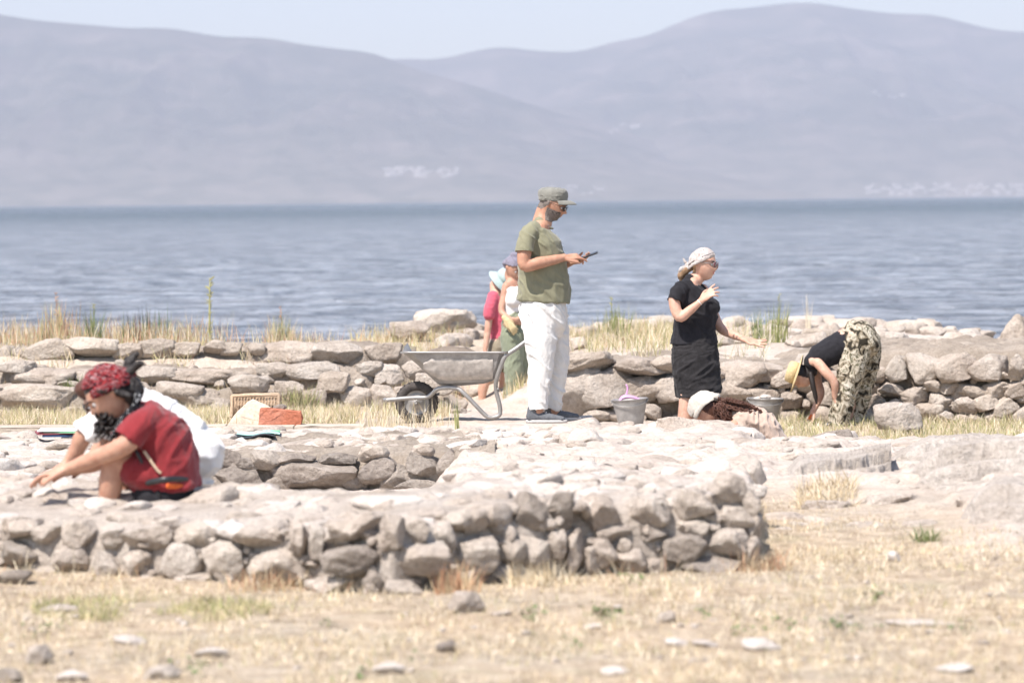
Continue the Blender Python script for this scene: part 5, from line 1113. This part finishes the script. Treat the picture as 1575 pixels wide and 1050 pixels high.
# ================================================================== wheelbarrow
def barrow():
    D = 25.85; r = empty('wheelbarrow', P(700, 652, D)); q = lambda px, py, dy=0: np.array(P(px, py, D + dy))
    tag(r, 'galvanised wheelbarrow smeared with dried cement and heaped with soil, beside the standing man', 'wheelbarrow')
    # tray: rim and floor outlines, inner and outer skins
    def ring(x0, x1, yl, yr, hw, dz=0, n=10, rr=.22):
        out = []; xs = [(x0, -hw * .82), (x0 + 12, -hw), (x1 - 8, -hw), (x1, -hw * .86), (x1, hw * .86), (x1 - 8, hw), (x0 + 12, hw), (x0, hw * .82)]
        for x, dy in xs: out.append(q(x, yl + (yr - yl) * (x - x0) / (x1 - x0) + dz, dy))
        return out
    lev = [(619, 776, 542, 542, .31), (641, 770, 560, 565, .28), (660, 764, 578, 579, .25), (673, 757, 590, 586, .215), (684, 744, 595.5, 590, .17)]
    V = []; Fc = []
    for l in lev: V += ring(*l)
    for l in reversed(lev):
        x0, x1, yl, yr, hw = l; V += ring(x0 + 1.5, x1 - 1.5, yl - 1, yr - 1, hw - .006)
    n = 8; L = len(lev) * 2
    for i in range(L - 1):
        for j in range(n): Fc.append((i * n + j, i * n + (j + 1) % n, (i + 1) * n + (j + 1) % n, (i + 1) * n + j))
    Fc = [f for k, f in enumerate(Fc) if k // n != len(lev) - 1] + [tuple((len(lev) - 1) * n + j for j in range(n)), tuple(len(lev) * n + j for j in range(n))[::-1]]
    for j in range(n): Fc.append((j, (j + 1) % n, (L - 1) * n + (j + 1) % n, (L - 1) * n + j))
    tray = simple('tray', (np.array(V), Fc), M['galv'], r, smooth=False)
    # raised lip at the nose
    lip = [q(619, 541, -.25), q(622, 533, -.20), q(627, 527, -.08), q(627, 527, .08), q(622, 533, .20), q(619, 541, .25)]
    lin = [v + (q(632, 541) - q(628, 541)) * 1.5 for v in [q(628, 541.5, -.25), q(628, 541.5, -.15), q(628, 541.5, -.05), q(628, 541.5, .05), q(628, 541.5, .15), q(628, 541.5, .25)]]
    simple('nose_lip', (np.array(lip + lin), [(i, i + 1, i + 7, i + 6) for i in range(5)]), M['galv'], tray)
    o = tray; rim = ring(619, 776, 542, 542, .315)
    simple('rim', chain(rim + [rim[0]], [.008] * 9, seg=8, sub=2, caps=False), M['galv_pipe'], tray)
    # crust of dried cement on the near side: uneven upper edge with runs
    pts_t, pts_b = [], []; rr = random.Random(4); m = 34
    for i in range(m + 1):
        t = i / m; x = 651 + (758 - 651) * t; yt = 550 + (8 * (1 - t / .12) if t < .12 else 0) + rr.uniform(0, 3.2); yb = min(584, 560 + 70 * t + 8) if t < .3 else 586 - 3 * t
        pts_t.append((x, yt)); pts_b.append((x, min(yb, 586)))
    VV, FF = [], []
    K = 9
    for (x, yt), (_, yb) in zip(pts_t, pts_b):
        for k in range(K):
            y = yt + (yb - yt) * k / (K - 1); f = np.interp(y, [l[2] + (l[3] - l[2]) * (x - l[0]) / (l[1] - l[0]) for l in lev], [l[4] for l in lev]); b_ = 0.008 + .009 * abs(float(noise3(np.array([x * .13, y * .05, 1.])))) * 2
            VV.append(q(x, y, -(f + (b_ if 0 < k < K - 1 else .003))))
    for i in range(m):
        for k in range(K - 1): a = i * K + k; FF.append((a, a + K, a + K + 1, a + 1))
    simple('cement_crust', (np.array(VV), FF), M['cement'], tray)
    # heap of soil
    n1, n2 = 40, 24; VV = []; FF = []
    for i in range(n1):
        for j in range(n2):
            u, v = i / (n1 - 1), j / (n2 - 1); x = 622 + (774 - 622) * u; dy = -.29 + .58 * v
            hgt = max(0, 1 - ((x - 694) / 44) ** 2) * max(0, 1 - (dy / .26) ** 2) * .055
            p_ = q(x, 543.5, dy); p_[2] += hgt + .012 * float(noise3(p_ * 14)); VV.append(p_)
    for i in range(n1 - 1):
        for j in range(n2 - 1): a = i * n2 + j; FF.append((a, a + n2, a + n2 + 1, a + 1))
    tag(simple('soil_heap', (np.array(VV), FF), M['soil'], None), 'heap of loose crumbly soil filling the wheelbarrow tray', 'soil')
    for x, y, w in ((714, 536.5, 12), (690, 536, 5), (678, 538, 4), (702, 534, 4), (724, 540, 5)):
        st = stone(x, y, w, w * .5, D - .04, SMALL if w < 8 else GREYS, None, name='loose_stone'); tag(st, 'flat dark stone on the soil heap in the wheelbarrow' if w > 8 else 'small clod on the soil heap in the wheelbarrow', 'stone', 'clods on the wheelbarrow soil')
    # tubular frame on both sides: axle bar, under tray, up to the handle; rear legs
    for sg, hw in ((-1, .20), (1, .20)):
        f = hw * sg
        simple('frame_tube', chain([q(596, 615, f * .55), q(630, 612, f * .6), q(655, 611, f * .7), q(664, 606, f * .8), q(676, 597, f), q(702, 597, f), q(716, 607, f * 1.1), q(742, 634, f * 1.1), q(750, 641, f * 1.1)], [.0165] * 9, seg=12, sub=4), M['galv_pipe'], r)
        simple('leg', chain([q(750, 641, f * 1.1), q(758, 642, f * 1.1), q(768, 638, f * 1.1), q(769, 625, f * 1.1), q(763, 600, f * 1.15), q(764, 582, f * 1.3), q(774, 553, f * 1.5)], [.0165] * 7, seg=12, sub=4), M['galv_pipe'], r)
        hd_ = simple('handle', chain([q(774, 553, f * 1.5), q(779, 546, f * 1.52), q(795, 535, f * 1.5), q(812, 523, f * 1.45), q(826, 516, f * 1.45)], [.0165] * 5, seg=12, sub=4), M['galv_pipe'], r)
        for bx, by in ((641, 616), (766, 598), (690, 597)): simple('bolt', ball(q(bx, by, f * (1.25 if bx > 700 else .9) - .018 * (1 if sg < 0 else -1)), .008), M['galv_pipe'], r)
    simple('crossbar', chain([q(764, 600, -.22), q(764, 600, .22)], [.012] * 2, seg=10), M['galv_pipe'], r)
    simple('front_bar', chain([q(596, 615, -.11), q(592, 615, 0), q(596, 615, .11)], [.0165] * 3, seg=10), M['galv_pipe'], r)
    # wheel
    c = q(641, 619, 0); wh = empty('wheel', c); wh.parent = r; wh.matrix_parent_inverse = Matrix.Translation(-Vector(r.location))
    def torus(R1, r1, w, power=2.5, n=44, m=14):
        V = [];
        for i in range(n):
            a = 2 * math.pi * i / n
            for j in range(m):
                b = 2 * math.pi * j / m; cb, sb = math.cos(b), math.sin(b); cb = math.copysign(abs(cb) ** (2 / power), cb); sb = math.copysign(abs(sb) ** (2 / power), sb)
                rad = R1 + r1 * cb; V.append((rad * math.cos(a), w * sb, rad * math.sin(a)))
        return np.array(V) + c, [(i * m + j, ((i + 1) % n) * m + j, ((i + 1) % n) * m + (j + 1) % m, i * m + (j + 1) % m) for i in range(n) for j in range(m)]
    RW = 33 / F * D
    def sub(name, part, mat):
        o = simple(name, part, mat, None); o.parent = wh; o.matrix_parent_inverse = Matrix.Translation(-Vector(c)); return o
    sub('tyre', torus(RW - .036, .036, .042), M['rubber'])
    for k in range(26):
        a = 2 * math.pi * k / 26; e1 = V3(math.cos(a), 0, math.sin(a))
        sub('tread_block', chain([c + e1 * (RW - .003) + V3(0, -.030, 0), c + e1 * (RW - .003) + V3(0, .030, 0)], [(.007, .006)] * 2, seg=8, sub=1, ref=e1), M['rubber'])
    Vd = []; m = 30; prof = [(.012, .05), (.03, .046), (.045, .018), (.07, .010), (.092, .016), (.100, .034)]
    for sgn in (-1, 1):
        for rr_, y in prof:
            for j in range(m): a = 2 * math.pi * j / m; Vd.append(c + V3(rr_ * RW / .155 * math.cos(a), sgn * y, rr_ * RW / .155 * math.sin(a)))
    Fd = []
    for sgn in (0, 1):
        for i in range(5):
            for j in range(m): k = (sgn * 6 + i) * m + j; k2 = (sgn * 6 + i) * m + (j + 1) % m; Fd.append((k, k2, k2 + m, k + m))
        Fd.append(tuple(sgn * 6 * m + j for j in range(m)))
    for j in range(m): Fd.append((5 * m + j, 5 * m + (j + 1) % m, 11 * m + (j + 1) % m, 11 * m + j))
    sub('rim', (np.array(Vd), Fd), M['galv'])
    sub('axle', chain([c + V3(0, -.12, 0), c + V3(0, .12, 0)], [.010] * 2, seg=10), M['galv_pipe'])
barrow()

# ================================================================== buckets
def bucket(cx, ytop, ybot, wt, wb, D, label, tilt=0, fill=None):
    s = D / F; H = (ybot - ytop) * s; base = P(cx, ybot, D); r = tag(empty('bucket', base), label, 'bucket', None)
    n = 36; V = []; Fc = []
    prof = [(wb / 2 * s, 0), (wb / 2 * s, .012), (wb / 2 * s * .985, .014)] + [(((wb + (wt - wb) * t) / 2) * s + (.003 if k in (2, 6) else 0), .014 + (H - .02) * t) for k, t in enumerate(np.linspace(0, 1, 10))] + [(wt / 2 * s + .007, H - .004), (wt / 2 * s + .007, H + .002), (wt / 2 * s - .003, H), (wb / 2 * s - .004, .02)]
    for rr, z in prof:
        for j in range(n): a = 2 * math.pi * j / n; V.append((rr * math.cos(a), rr * math.sin(a), z))
    m = len(prof)
    for i in range(m - 1):
        for j in range(n): k = i * n + j; k2 = i * n + (j + 1) % n; Fc.append((k, k2, k2 + n, k + n))
    Fc += [tuple(range(n))[::-1], tuple((m - 1) * n + j for j in range(n))]
    T = np.array(Matrix.Rotation(tilt, 3, 'Y'))
    V = np.array(V) @ T.T + np.array(base)
    simple('pail', (V, Fc), M['galv'], r)
    w1 = lambda *p: np.array(p, float) @ T.T + np.array(base)
    R1 = wt / 2 * s
    simple('bail_handle', chain([w1(R1 * math.cos(t) * 1.02, -R1 * abs(math.sin(t)) * .98 - .004, H - .01 - .05 * math.sin(t)) for t in np.linspace(0, math.pi, 12)], [.004] * 12, seg=6, sub=2), M['galv_pipe'], r)
    for sg in (-1, 1): simple('lug', ball(w1(sg * (R1 + .004), 0, H - .015), (.008, .02, .018)), M['galv_pipe'], r)
    return r, w1, H, R1
_, w1, H, R1 = bucket(971, 613, 656, 54, 37, 30.2, 'galvanised bucket with a lilac tool sticking out, beside the woman in black', -.06)
sp = tag(empty('dustpan', w1(0, 0, H)), 'lilac plastic scoop sticking out of the galvanised bucket', 'scoop')
simple('handle', chain([w1(-.03, 0, H + .02), w1(-.01, 0, H + .09), w1(-.018, 0, H + .125)], [(.012, .009), (.010, .008), (.012, .008)], seg=10), M['lilac'], sp)
simple('pan', chain([w1(-.10, 0, H - .03), w1(-.05, 0, H + .02), w1(.04, 0, H + .01), w1(.12, 0, H - .03)], [(.010, .07), (.018, .08), (.014, .08), (.008, .06)], ref=(0, 0, 1)), M['lilac'], sp)
_, w1, H, R1 = bucket(1176, 612, 652, 54, 38, 30.6, 'grey pail heaped with pale rubble standing behind the curly haired person', .03)
for i in range(9):
    a = R_.uniform(0, 6.3); rr = R_.uniform(0, R1 * .7); o = link('loose_stone', MORT[i % 8]); o.location = w1(rr * math.cos(a), rr * math.sin(a), H - .002 + .012 * (rr < .06)); o.scale = (.038, .032, .024); o.rotation_euler = (0, 0, a)
    tag(o, 'whitish rubble lump heaped in the grey pail', 'stone', 'rubble lumps in the grey pail')

# ================================================================== kerb, slabs, brick, folders
def block(name, pts, D, t, mat, label=None, cat=None, parent=None, dy=0, bev=.006, rough=.004, lean=0, skew=0):
    """solid cut from a slab: outline in photograph pixels at depth D, t metres thick"""
    bm = bmesh.new(); f = [bm.verts.new(P(x, y, D + lean * (max(p[1] for p in pts) - y) * D / F)) for x, y in pts]; face = bm.faces.new(f)
    ex = bmesh.ops.extrude_face_region(bm, geom=[face]); vs = [v for v in ex['geom'] if isinstance(v, bmesh.types.BMVert)]
    bmesh.ops.translate(bm, vec=(skew, t, 0), verts=vs); bmesh.ops.recalc_face_normals(bm, faces=bm.faces)
    bmesh.ops.bevel(bm, geom=bm.edges[:], offset=bev, segments=2, affect='EDGES', profile=.6)
    bmesh.ops.triangulate(bm, faces=bm.faces)
    for _ in range(3): bmesh.ops.subdivide_edges(bm, edges=[e for e in bm.edges if e.calc_length() > .05], cuts=1)
    for v in bm.verts: v.co += Vector(v.normal) * rough * float(noise3(np.array(v.co[:]) * 25)) * 2
    me = bpy.data.meshes.new(name); bm.to_mesh(me); bm.free(); me.materials.append(mat)
    o = link(name, me, parent)
    if label: tag(o, label, cat)
    return o
kb = tag(empty('kerb', P(280, 668, 24.9)), 'long low pale kerb of butted slabs between the middle wall and the dry grass', 'kerb')
xs = [-260, -60, 150, 345, 452, 560]
for a, b_ in zip(xs[:-1], xs[1:]):
    block('slab', [(a + 1, 656 - (a - 300) * .004), (b_ - 1, 656 - (b_ - 300) * .004), (b_ - 1, 672), (a + 1, 672)], 24.75, .30, M['kerb'], parent=kb)
block('terracotta_tile', [(354, 609), (358, 606), (392, 604.5), (428, 604), (431, 607), (430, 640), (428, 659), (356, 659), (354, 640)], 25.25, .035, M['tile'], 'upright buff tile with a thick rim and combed face, rearmost of the leaning slabs', 'tile', lean=.12)
tile = bpy.data.objects['terracotta_tile']
for k in range(14):
    simple('ridge', chain([P(361 + k * 4.6, 640, 25.24), P(362 + k * 4.6, 625, 25.22), P(364.5 + k * 4.6, 612 + .8 * math.sin(k * 2), 25.235)], [.006] * 3, seg=6, sub=2), M['tile'], tile)
simple('rim', chain([P(357, 640, 25.21), P(358, 609, 25.22), P(392, 607.5, 25.22), P(428, 607, 25.22), P(428, 640, 25.21)], [.014] * 5, seg=8, sub=1), M['tile'], tile)
block('marble_slab', [(346, 659), (362, 636), (380, 619), (388, 614), (400, 619), (416, 627), (412, 659)], 25.05, .06, M['marble'], 'wedge shaped cream and pink slab leaning in front of the buff tile', 'slab', lean=.25)
block('brick_block', [(397, 659), (399, 629), (420, 629), (440, 631), (462, 633), (464, 645), (462, 659)], 24.95, .14, M['brick'], 'large rough orange red brick on the kerb in front of the leaning slabs', 'brick', rough=.008)
tag(stone(431, 626, 20, 10, 25.1, GREYS, None, name='loose_stone'), 'small dark stone lying on the upper edge of the red brick', 'stone')

def flatpack(name, cx, cy, D, L, W, T, rz, mat, label=None, cat=None, parent=None, ry=0, sag=0):
    c = P(cx, cy, D); n = 9; V = []
    Rm = np.array(Matrix.Rotation(rz, 3, 'Z') @ Matrix.Rotation(ry, 3, 'Y'))
    for k in (0, T):
        for i in range(n):
            for j in (-1, 1): u = i / (n - 1) * 2 - 1; V.append((u * L / 2, j * W / 2, k + sag * math.sin(u * 3.5)))
    V = np.array(V) @ Rm.T + np.array(c); Fc = []
    for i in range(n - 1): a = 2 * i; Fc += [(a, a + 2, a + 3, a + 1), (a + 2 * n + 1, a + 2 * n + 3, a + 2 * n + 2, a + 2 * n), (a, a + 2 * n, a + 2 * n + 2, a + 2), (a + 3, a + 2 * n + 3, a + 2 * n + 1, a + 1)]
    Fc += [(0, 1, 2 * n + 1, 2 * n), (2 * n - 2, 4 * n - 2, 4 * n - 1, 2 * n - 1)]
    o = simple(name, (V, Fc), mat, parent, smooth=False)
    if label: tag(o, label, cat)
    return o
FD = [(95, 669.5, .26, .30, .012, .1, 'navy', 'dark navy folder at the bottom of the pile beside the crouching pair'), (84, 666, .26, .3, .010, .2, 'maroon', 'maroon folder in the pile beside the crouching pair'),
      (103, 663.5, .24, .3, .008, -.2, 'green_plastic', 'green plastic sleeve in the pile beside the crouching pair'), (93, 661, .30, .3, .006, .05, 'paper', 'white sheets on top of the pile beside the crouching pair')]
for cx, cy, L, W, T, rz, mt, lb in FD: flatpack('folder', cx, cy, 23.9, L, W, T, rz, M[mt], lb, 'folder')
cb = tag(empty('clipboard', P(395, 668, 23.9)), 'black clipboard with mint green cover lying on the middle wall before the red brick', 'clipboard')
flatpack('board', 392, 669.5, 23.9, .28, .3, .008, .1, M['black'], parent=cb, sag=.012); flatpack('cover', 398, 665.5, 24.0, .30, .3, .005, .05, M['mint'], parent=cb, sag=.008)
flatpack('tab', 420, 663, 24.05, .10, .1, .005, .1, M['green_plastic'], parent=cb)

# ================================================================== grass and plants
def blades(name, n, px, D, h, lean, width, mats, wts, label=None, seed=0, keep=None, kind='stuff', cat='grass', parent=None, pts=None, bend=.5, direction=None, zoff=0):
    rs = np.random.RandomState(seed)
    if pts is None:
        DD = rs.uniform(D[0], D[1], n) if not callable(D) else None
        PX = rs.uniform(px[0], px[1], n)
        x = (PX - 787.5) / F * DD; y = DD
        cl = noise3(np.stack([x * 2.6, y * 1.7, 0 * x + seed], -1)) + .5 * noise3(np.stack([x * 7, y * 5, 0 * x + seed], -1))
        if keep is not None: k = keep(PX, DD, cl, rs); x, y, cl, PX = x[k], y[k], cl[k], PX[k]
    else:
        x, y = pts; cl = np.zeros(len(x))
    n = len(x); z = ground_z(x, y) - .01 + zoff
    H = rs.uniform(h[0], h[1], n) * (1 + .7 * np.clip(cl, -.6, .8)); a = rs.uniform(0, 2 * math.pi, n) if direction is None else rs.normal(direction, .7, n); ln = np.abs(rs.normal(lean, lean * .5 + .03, n)).clip(0, 1.5)
    dx, dy = np.cos(a) * np.sin(ln), np.sin(a) * np.sin(ln) * .9; dz = np.cos(ln); wa = rs.uniform(0, 2 * math.pi, n); W = rs.uniform(.6, 1.2, n) * width
    wx, wy = np.cos(wa) * W, np.sin(wa) * W * .6
    B = np.stack([x, y, z], -1); d = np.stack([dx, dy, dz], -1); w_ = np.stack([wx, wy, 0 * wx], -1); d2 = d + np.stack([dx * bend, dy * bend, -bend * .6 * ln], -1)
    m = B + d * H[:, None] * .55; t = m + d2 * H[:, None] * .5
    V = np.stack([B - w_, B + w_, m - w_ * .8, m + w_ * .8, t], 1).reshape(-1, 3)
    k = np.arange(n)[:, None] * 5
    T3 = np.concatenate([k + [0, 1, 3], k + [0, 3, 2], k + [2, 3, 4]], 1).reshape(-1, 3)
    mi = np.repeat(rs.choice(len(mats), n, p=np.array(wts) / sum(wts)), 3)
    o = link(name, meshof(name, V, T3, [M[q] for q in mats], True, mi), parent)
    if label: tag(o, label, cat, None, kind)
    return o
blades('straw_litter', 105000, (-120, 1720), (10.4, 14.6), (.015, .055), 1.1, .0019, ['straw2', 'straw1', 'straw3', 'olivegrass'], [5, 5, 1.6, .6], 'trampled dry straw covering the whole foreground', 1, keep=lambda px, D, c, r: (c > -.25 + .5 * r.rand(len(c)) - .2) & ((D < np.interp(px, [p[0] for p in FW], [p[1] for p in FW]) + .05) | (px > 1185)))
blades('straw_litter', 26000, (1165, 1740), (13.6, 18.0), (.015, .05), 1.1, .0018, ['straw2', 'straw1', 'straw3'], [5, 5, 2], 'trampled dry straw beyond the end of the front wall', 2, keep=lambda px, D, c, r: D < np.interp(px, [1165, 1300, 1400, 1600], [17.3, 16.9, 15.4, 14.8]) + .5 * c)
blades('green_grass', 9000, (20, 430), (12.0, 13.15), (.02, .06), .7, .0018, ['olivegrass', 'green1', 'straw1'], [6, 2, 3], 'soft patch of yellow green grass at lower left before the wall', 3, keep=lambda px, D, c, r: (((px - 225) / 190) ** 2 + ((D - 12.6) / .42) ** 2 < 1) & (c > -.2))
blades('green_grass', 1500, (560, 1500), (10.6, 11.4), (.01, .04), .8, .002, ['olivegrass', 'green1', 'straw1'], [3, 2, 3], 'thin greenish grass along the bottom edge of the picture', 4, keep=lambda px, D, c, r: c > .15)
blades('dry_grass', 2600, (-60, 1190), (12.7, 14.2), (.04, .12), .55, .0018, ['straw1', 'straw2', 'rust', 'straw3'], [4, 4, 2, 1], 'dry tufts growing along the foot of the front wall', 5, keep=lambda px, D, c, r: (np.abs(D - (np.interp(px, [p[0] for p in FW], [p[1] for p in FW]) - .05)) < .09) & (c > .05))
blades('dry_grass', 30000, (-160, 690), (25.05, 31.8), (.05, .15), .35, .0028, ['straw1', 'straw2', 'olivegrass', 'straw3'], [5, 4, 4, 1], 'yellow grass between the kerb and the terraced wall', 6, keep=lambda px, D, c, r: (c > -.3) & ((px < 545) | (c > .15) & (D > 26.5)))
blades('dry_grass', 9000, (-100, 640), (31.6, 34), (.05, .16), .35, .003, ['straw1', 'straw2', 'olivegrass', 'rust'], [5, 3, 4, 1], 'dry grass growing on the ledges of the terraced wall', 16, keep=lambda px, D, c, r: (c > .02) & (D > 31.9), zoff=.03)
blades('dry_grass', 24000, (1160, 1760), (25.2, 31.0), (.04, .13), .4, .0028, ['olivegrass', 'straw1', 'straw2', 'green1'], [5, 4, 4, 1.6], 'yellow green grass at the feet of the bending person', 7, keep=lambda px, D, c, r: c > -.35)
blades('dry_grass', 11000, (-160, 640), (33.8, 36.2), (.10, .34), .22, .0034, ['straw1', 'rust', 'straw2', 'olivegrass', 'straw3'], [4, 4, 3, 3, 1], 'tall dry reddish grass along the top of the terraced wall', 8, keep=lambda px, D, c, r: (c > -.15) & (r.rand(len(px)) < np.interp(px, [0, 60, 90, 160, 230, 300, 330, 400, 430, 500, 640], [.9, 1, .9, .7, 1, 1, .15, .1, 1, .6, .5])))
blades('dry_grass', 9000, (540, 1060), (35.0, 39.5), (.06, .24), .3, .0034, ['straw1', 'straw2', 'olivegrass', 'rust'], [5, 3, 4, 1], 'blurred yellow grass among the rocks near the water', 9, keep=lambda px, D, c, r: (c > -.1) & ~((px > 720) & (px < 830)))
blades('dry_grass', 620, (550, 705), (24.4, 25.5), (.05, .24), .2, .0020, ['straw2', 'straw1', 'straw3', 'olivegrass'], [5, 4, 1, .6], 'thin tall straw standing around the barrow wheel', 10, keep=lambda px, D, c, r: (r.rand(len(px)) < np.interp(px, [545, 590, 640, 680, 705], [.6, 1, .9, .35, .1])), bend=.25)
blades('dry_grass', 900, (1225, 1315), (16.6, 17.4), (.06, .14), .6, .0022, ['straw1', 'straw2', 'straw3'], [4, 4, 1], 'straw tuft growing from the cracked ledge right of the front wall', 11)
blades('dry_grass', 5000, (900, 1180), (32.5, 38), (.08, .26), .3, .0032, ['straw1', 'olivegrass', 'green1', 'straw2'], [3, 3, 1, 3], 'sparse pale grass among the rocks behind the woman', 12, keep=lambda px, D, c, r: c > .15)

def tuft(cx, D, n, spread, h, mats, wts, label, seed, lean=.3, width=.0025, name='grass_tuft', cat='plant', bend=.4):
    rs = np.random.RandomState(seed); x0 = (cx - 787.5) / F * D
    return blades(name, n, None, None, h, lean, width, mats, wts, label, seed, kind='thing', cat=cat, pts=(x0 + rs.normal(0, spread, n).clip(-1.7 * spread, 1.7 * spread), D + rs.normal(0, spread, n).clip(-1.7 * spread, 1.7 * spread)), bend=bend)
TU = [(110, 32.2, 260, .07, (.08, .28), ['green2', 'green1'], 'green weed clump hanging on the wall above the red headscarf', .3), (460, 30.8, 420, .09, (.1, .30), ['green1', 'olivegrass', 'straw3'], 'olive weed clump right of the leaning tile', .35),
      (215, 34.6, 50, .10, (.30, .50), ['green2', 'hair_dark'], 'dark upright reed leaves above the terraced wall', .08), (245, 34.8, 40, .08, (.30, .48), ['green2', 'green1'], 'grey green reed leaves right of the dark reeds', .12),
      (90, 34.8, 240, .11, (.2, .56), ['rust', 'straw1', 'olivegrass'], 'tall bushy tan weed rising against the water at left', .15), (143, 34.7, 60, .04, (.2, .5), ['green1', 'green2'], 'thin green weed between the tan bush and the reeds', .15),
      (435, 35.2, 130, .07, (.15, .45), ['olivegrass', 'green1', 'straw1'], 'pale weed clump with a purple head left of centre', .15), (945, 36.5, 150, .09, (.15, .45), ['green1', 'olivegrass'], 'green grass clump standing near the water between the man and woman', .15),
      (1197, 35.5, 70, .06, (.2, .55), ['green1', 'olivegrass'], 'tall green stalks rising right of the outstretched hand', .12), (1168, 35.0, 60, .05, (.15, .42), ['green2', 'green1'], 'leafy green stalks just above the outstretched hand', .14),
      (1243, 38.5, 14, .02, (.3, .5), ['straw2'], 'single bleached stalk against the water above the bending person', .06), (1425, 14.9, 110, .03, (.04, .11), ['green2', 'green1'], 'small dark green clump at the foot of the right ledge', .5),
      (610, 34, 220, .08, (.15, .42), ['green1', 'olivegrass'], 'green grass clump just behind the nose of the wheelbarrow', .18), (703, 24.3, 16, .01, (.15, .30), ['green1', 'olivegrass'], 'two or three green blades in front of the barrow frame', .1),
      (1165, 13.75, 420, .07, (.04, .13), ['rust', 'straw1', 'straw3'], 'reddish dry tuft at the right foot of the front wall', .6), (825, 13.3, 300, .07, (.04, .12), ['straw1', 'straw2'], 'dry tuft against the wall foot below the upright stones', .5),
      (700, 13.05, 260, .05, (.05, .15), ['straw1', 'rust'], 'thin straw tuft standing against the wall above the round stone', .3), (405, 13.25, 260, .08, (.04, .13), ['straw1', 'rust'], 'brownish tuft at the wall foot left of centre', .7),
      (345, 32.1, 200, .12, (.06, .2), ['green1', 'straw1'], 'greenish grass on the terrace ledge at left centre', .3), (800, 33.3, 90, .1, (.1, .22), ['straw1', 'olivegrass'], 'grass behind the legs of the standing man', .3)]
for i, (cx, D, n, sp_, h, mt, lb, ln) in enumerate(TU): tuft(cx, D, n, sp_, h, mt, [1] * len(mt), lb, 300 + i, ln, .0022 if D < 20 else .0045)
# flowering stalks
def stalk(cx, D, h, label, th=.012, lean=0, mats=('green1', 'olivegrass'), top=.5):
    x = (cx - 787.5) / F * D; b = Vector((x, D, gz(x, D) - .02)); r = tag(empty('tall_stalk', b), label, 'plant')
    simple('stem', chain([b, b + Vector((lean * .4, 0, h * .5)), b + Vector((lean, 0, h))], [th * .6, th * .5, th * .25], seg=7, sub=6), M[mats[0]], r)
    rs = random.Random(int(cx)); parts = []
    for k in range(int(80 * h)):
        t = rs.random(); p_ = np.array(b + Vector((lean * t, 0, h * t))); a = rs.uniform(0, 6.3); L = (th * 2.2 if t > top else .05 * (1 - t)) * rs.uniform(.6, 1.2)
        parts.append(chain([p_, p_ + V3(math.cos(a) * L * .6, math.sin(a) * L * .6, L * .5), p_ + V3(math.cos(a) * L, math.sin(a) * L, L * .7)], [.002, .005 if t > top else .007, .001], seg=5, sub=1))
    simple('leaf_spikes', parts, M[mats[1]], r)
stalk(322, 34.4, .74, 'tall single mullein stalk rising against the water at left', .020, .01, ('olivegrass', 'olivegrass'))
stalk(436, 35.2, .50, 'thin stalk with a faint purple head left of centre', .008, -.03, ('straw3', 'rust'))
stalk(143, 34.8, .48, 'slim dark weed stalk between the tan bush and reeds', .010, .01)
stalk(88, 34.9, .60, 'tan seed stalk topping the tall bushy weed at far left', .012, -.01, ('straw3', 'rust'))
stalk(1198, 35.6, .52, 'slim green stalk against the water right of the outstretched hand', .010, .01)
stalk(942, 36.6, .50, 'slim green stalk against the water between man and woman', .010, -.01)
# leafy weeds on the trampled field
def rosette(px, py, w, n, label):
    D = 12.
    for _ in range(10):
        x = (px - 787.5) / F * D; D = F * (CAM_Z - gz(x, D)) / (py - 309 - (787.5 - px) * .0096)
    rs = random.Random(int(px + py)); V, Fc = [], []; s = D / F
    for k in range(int(n * .7)):
        c = np.array([x + rs.gauss(0, w * s * .28), D + rs.gauss(0, .10), 0]); c[2] = gz(c[0], c[1]) + .004; a = rs.uniform(0, 6.3); L = rs.uniform(.010, .022); u = V3(math.cos(a), math.sin(a), rs.uniform(.2, .8)); v = V3(-math.sin(a), math.cos(a), 0) * .4
        o = len(V); V += [c, c + (u * .5 + v) * L, c + u * L * 1.1, c + (u * .5 - v) * L]; Fc.append((o, o + 1, o + 2, o + 3))
    o = simple('green_weed', (np.array(V), Fc), M['green2'], None, smooth=False); tag(o, label, 'weed', kind='stuff')
for q in [(925, 945, 66, 130, 'largest sprawling green weed patch in the straw at centre'), (815, 947, 50, 60, 'low green sprigs right of the reddish flat stone'), (1080, 944, 20, 24, 'tiny green sprig right of the squarish stone'), (1345, 918, 44, 40, 'dark green sprigs in the straw at centre right'), (1295, 966, 80, 90, 'wide scatter of dark green weed at lower right'), (1190, 964, 60, 40, 'sparse green sprigs left of the wide weed scatter'), (640, 1014, 40, 24, 'small green sprig low in the straw left of centre'), (1140, 975, 40, 24, 'thin green sprigs above the flat white stone'), (300, 1025, 60, 40, 'green sprigs near the bottom edge at left'), (500, 965, 40, 16, 'faint green sprig below the pale grass patch'), (880, 1000, 50, 24, 'sparse sprigs below the largest weed patch'), (545, 1040, 60, 40, 'greenish sprigs at the bottom edge left of centre'), (970, 893, 30, 30, 'green leaves at the wall foot under the narrow stones'), (60, 968, 60, 40, 'olive sprigs at lower left below the shaded stone'), (1480, 970, 60, 30, 'dark sprigs beyond the bleached strip at right')]:
    rosette(*q)
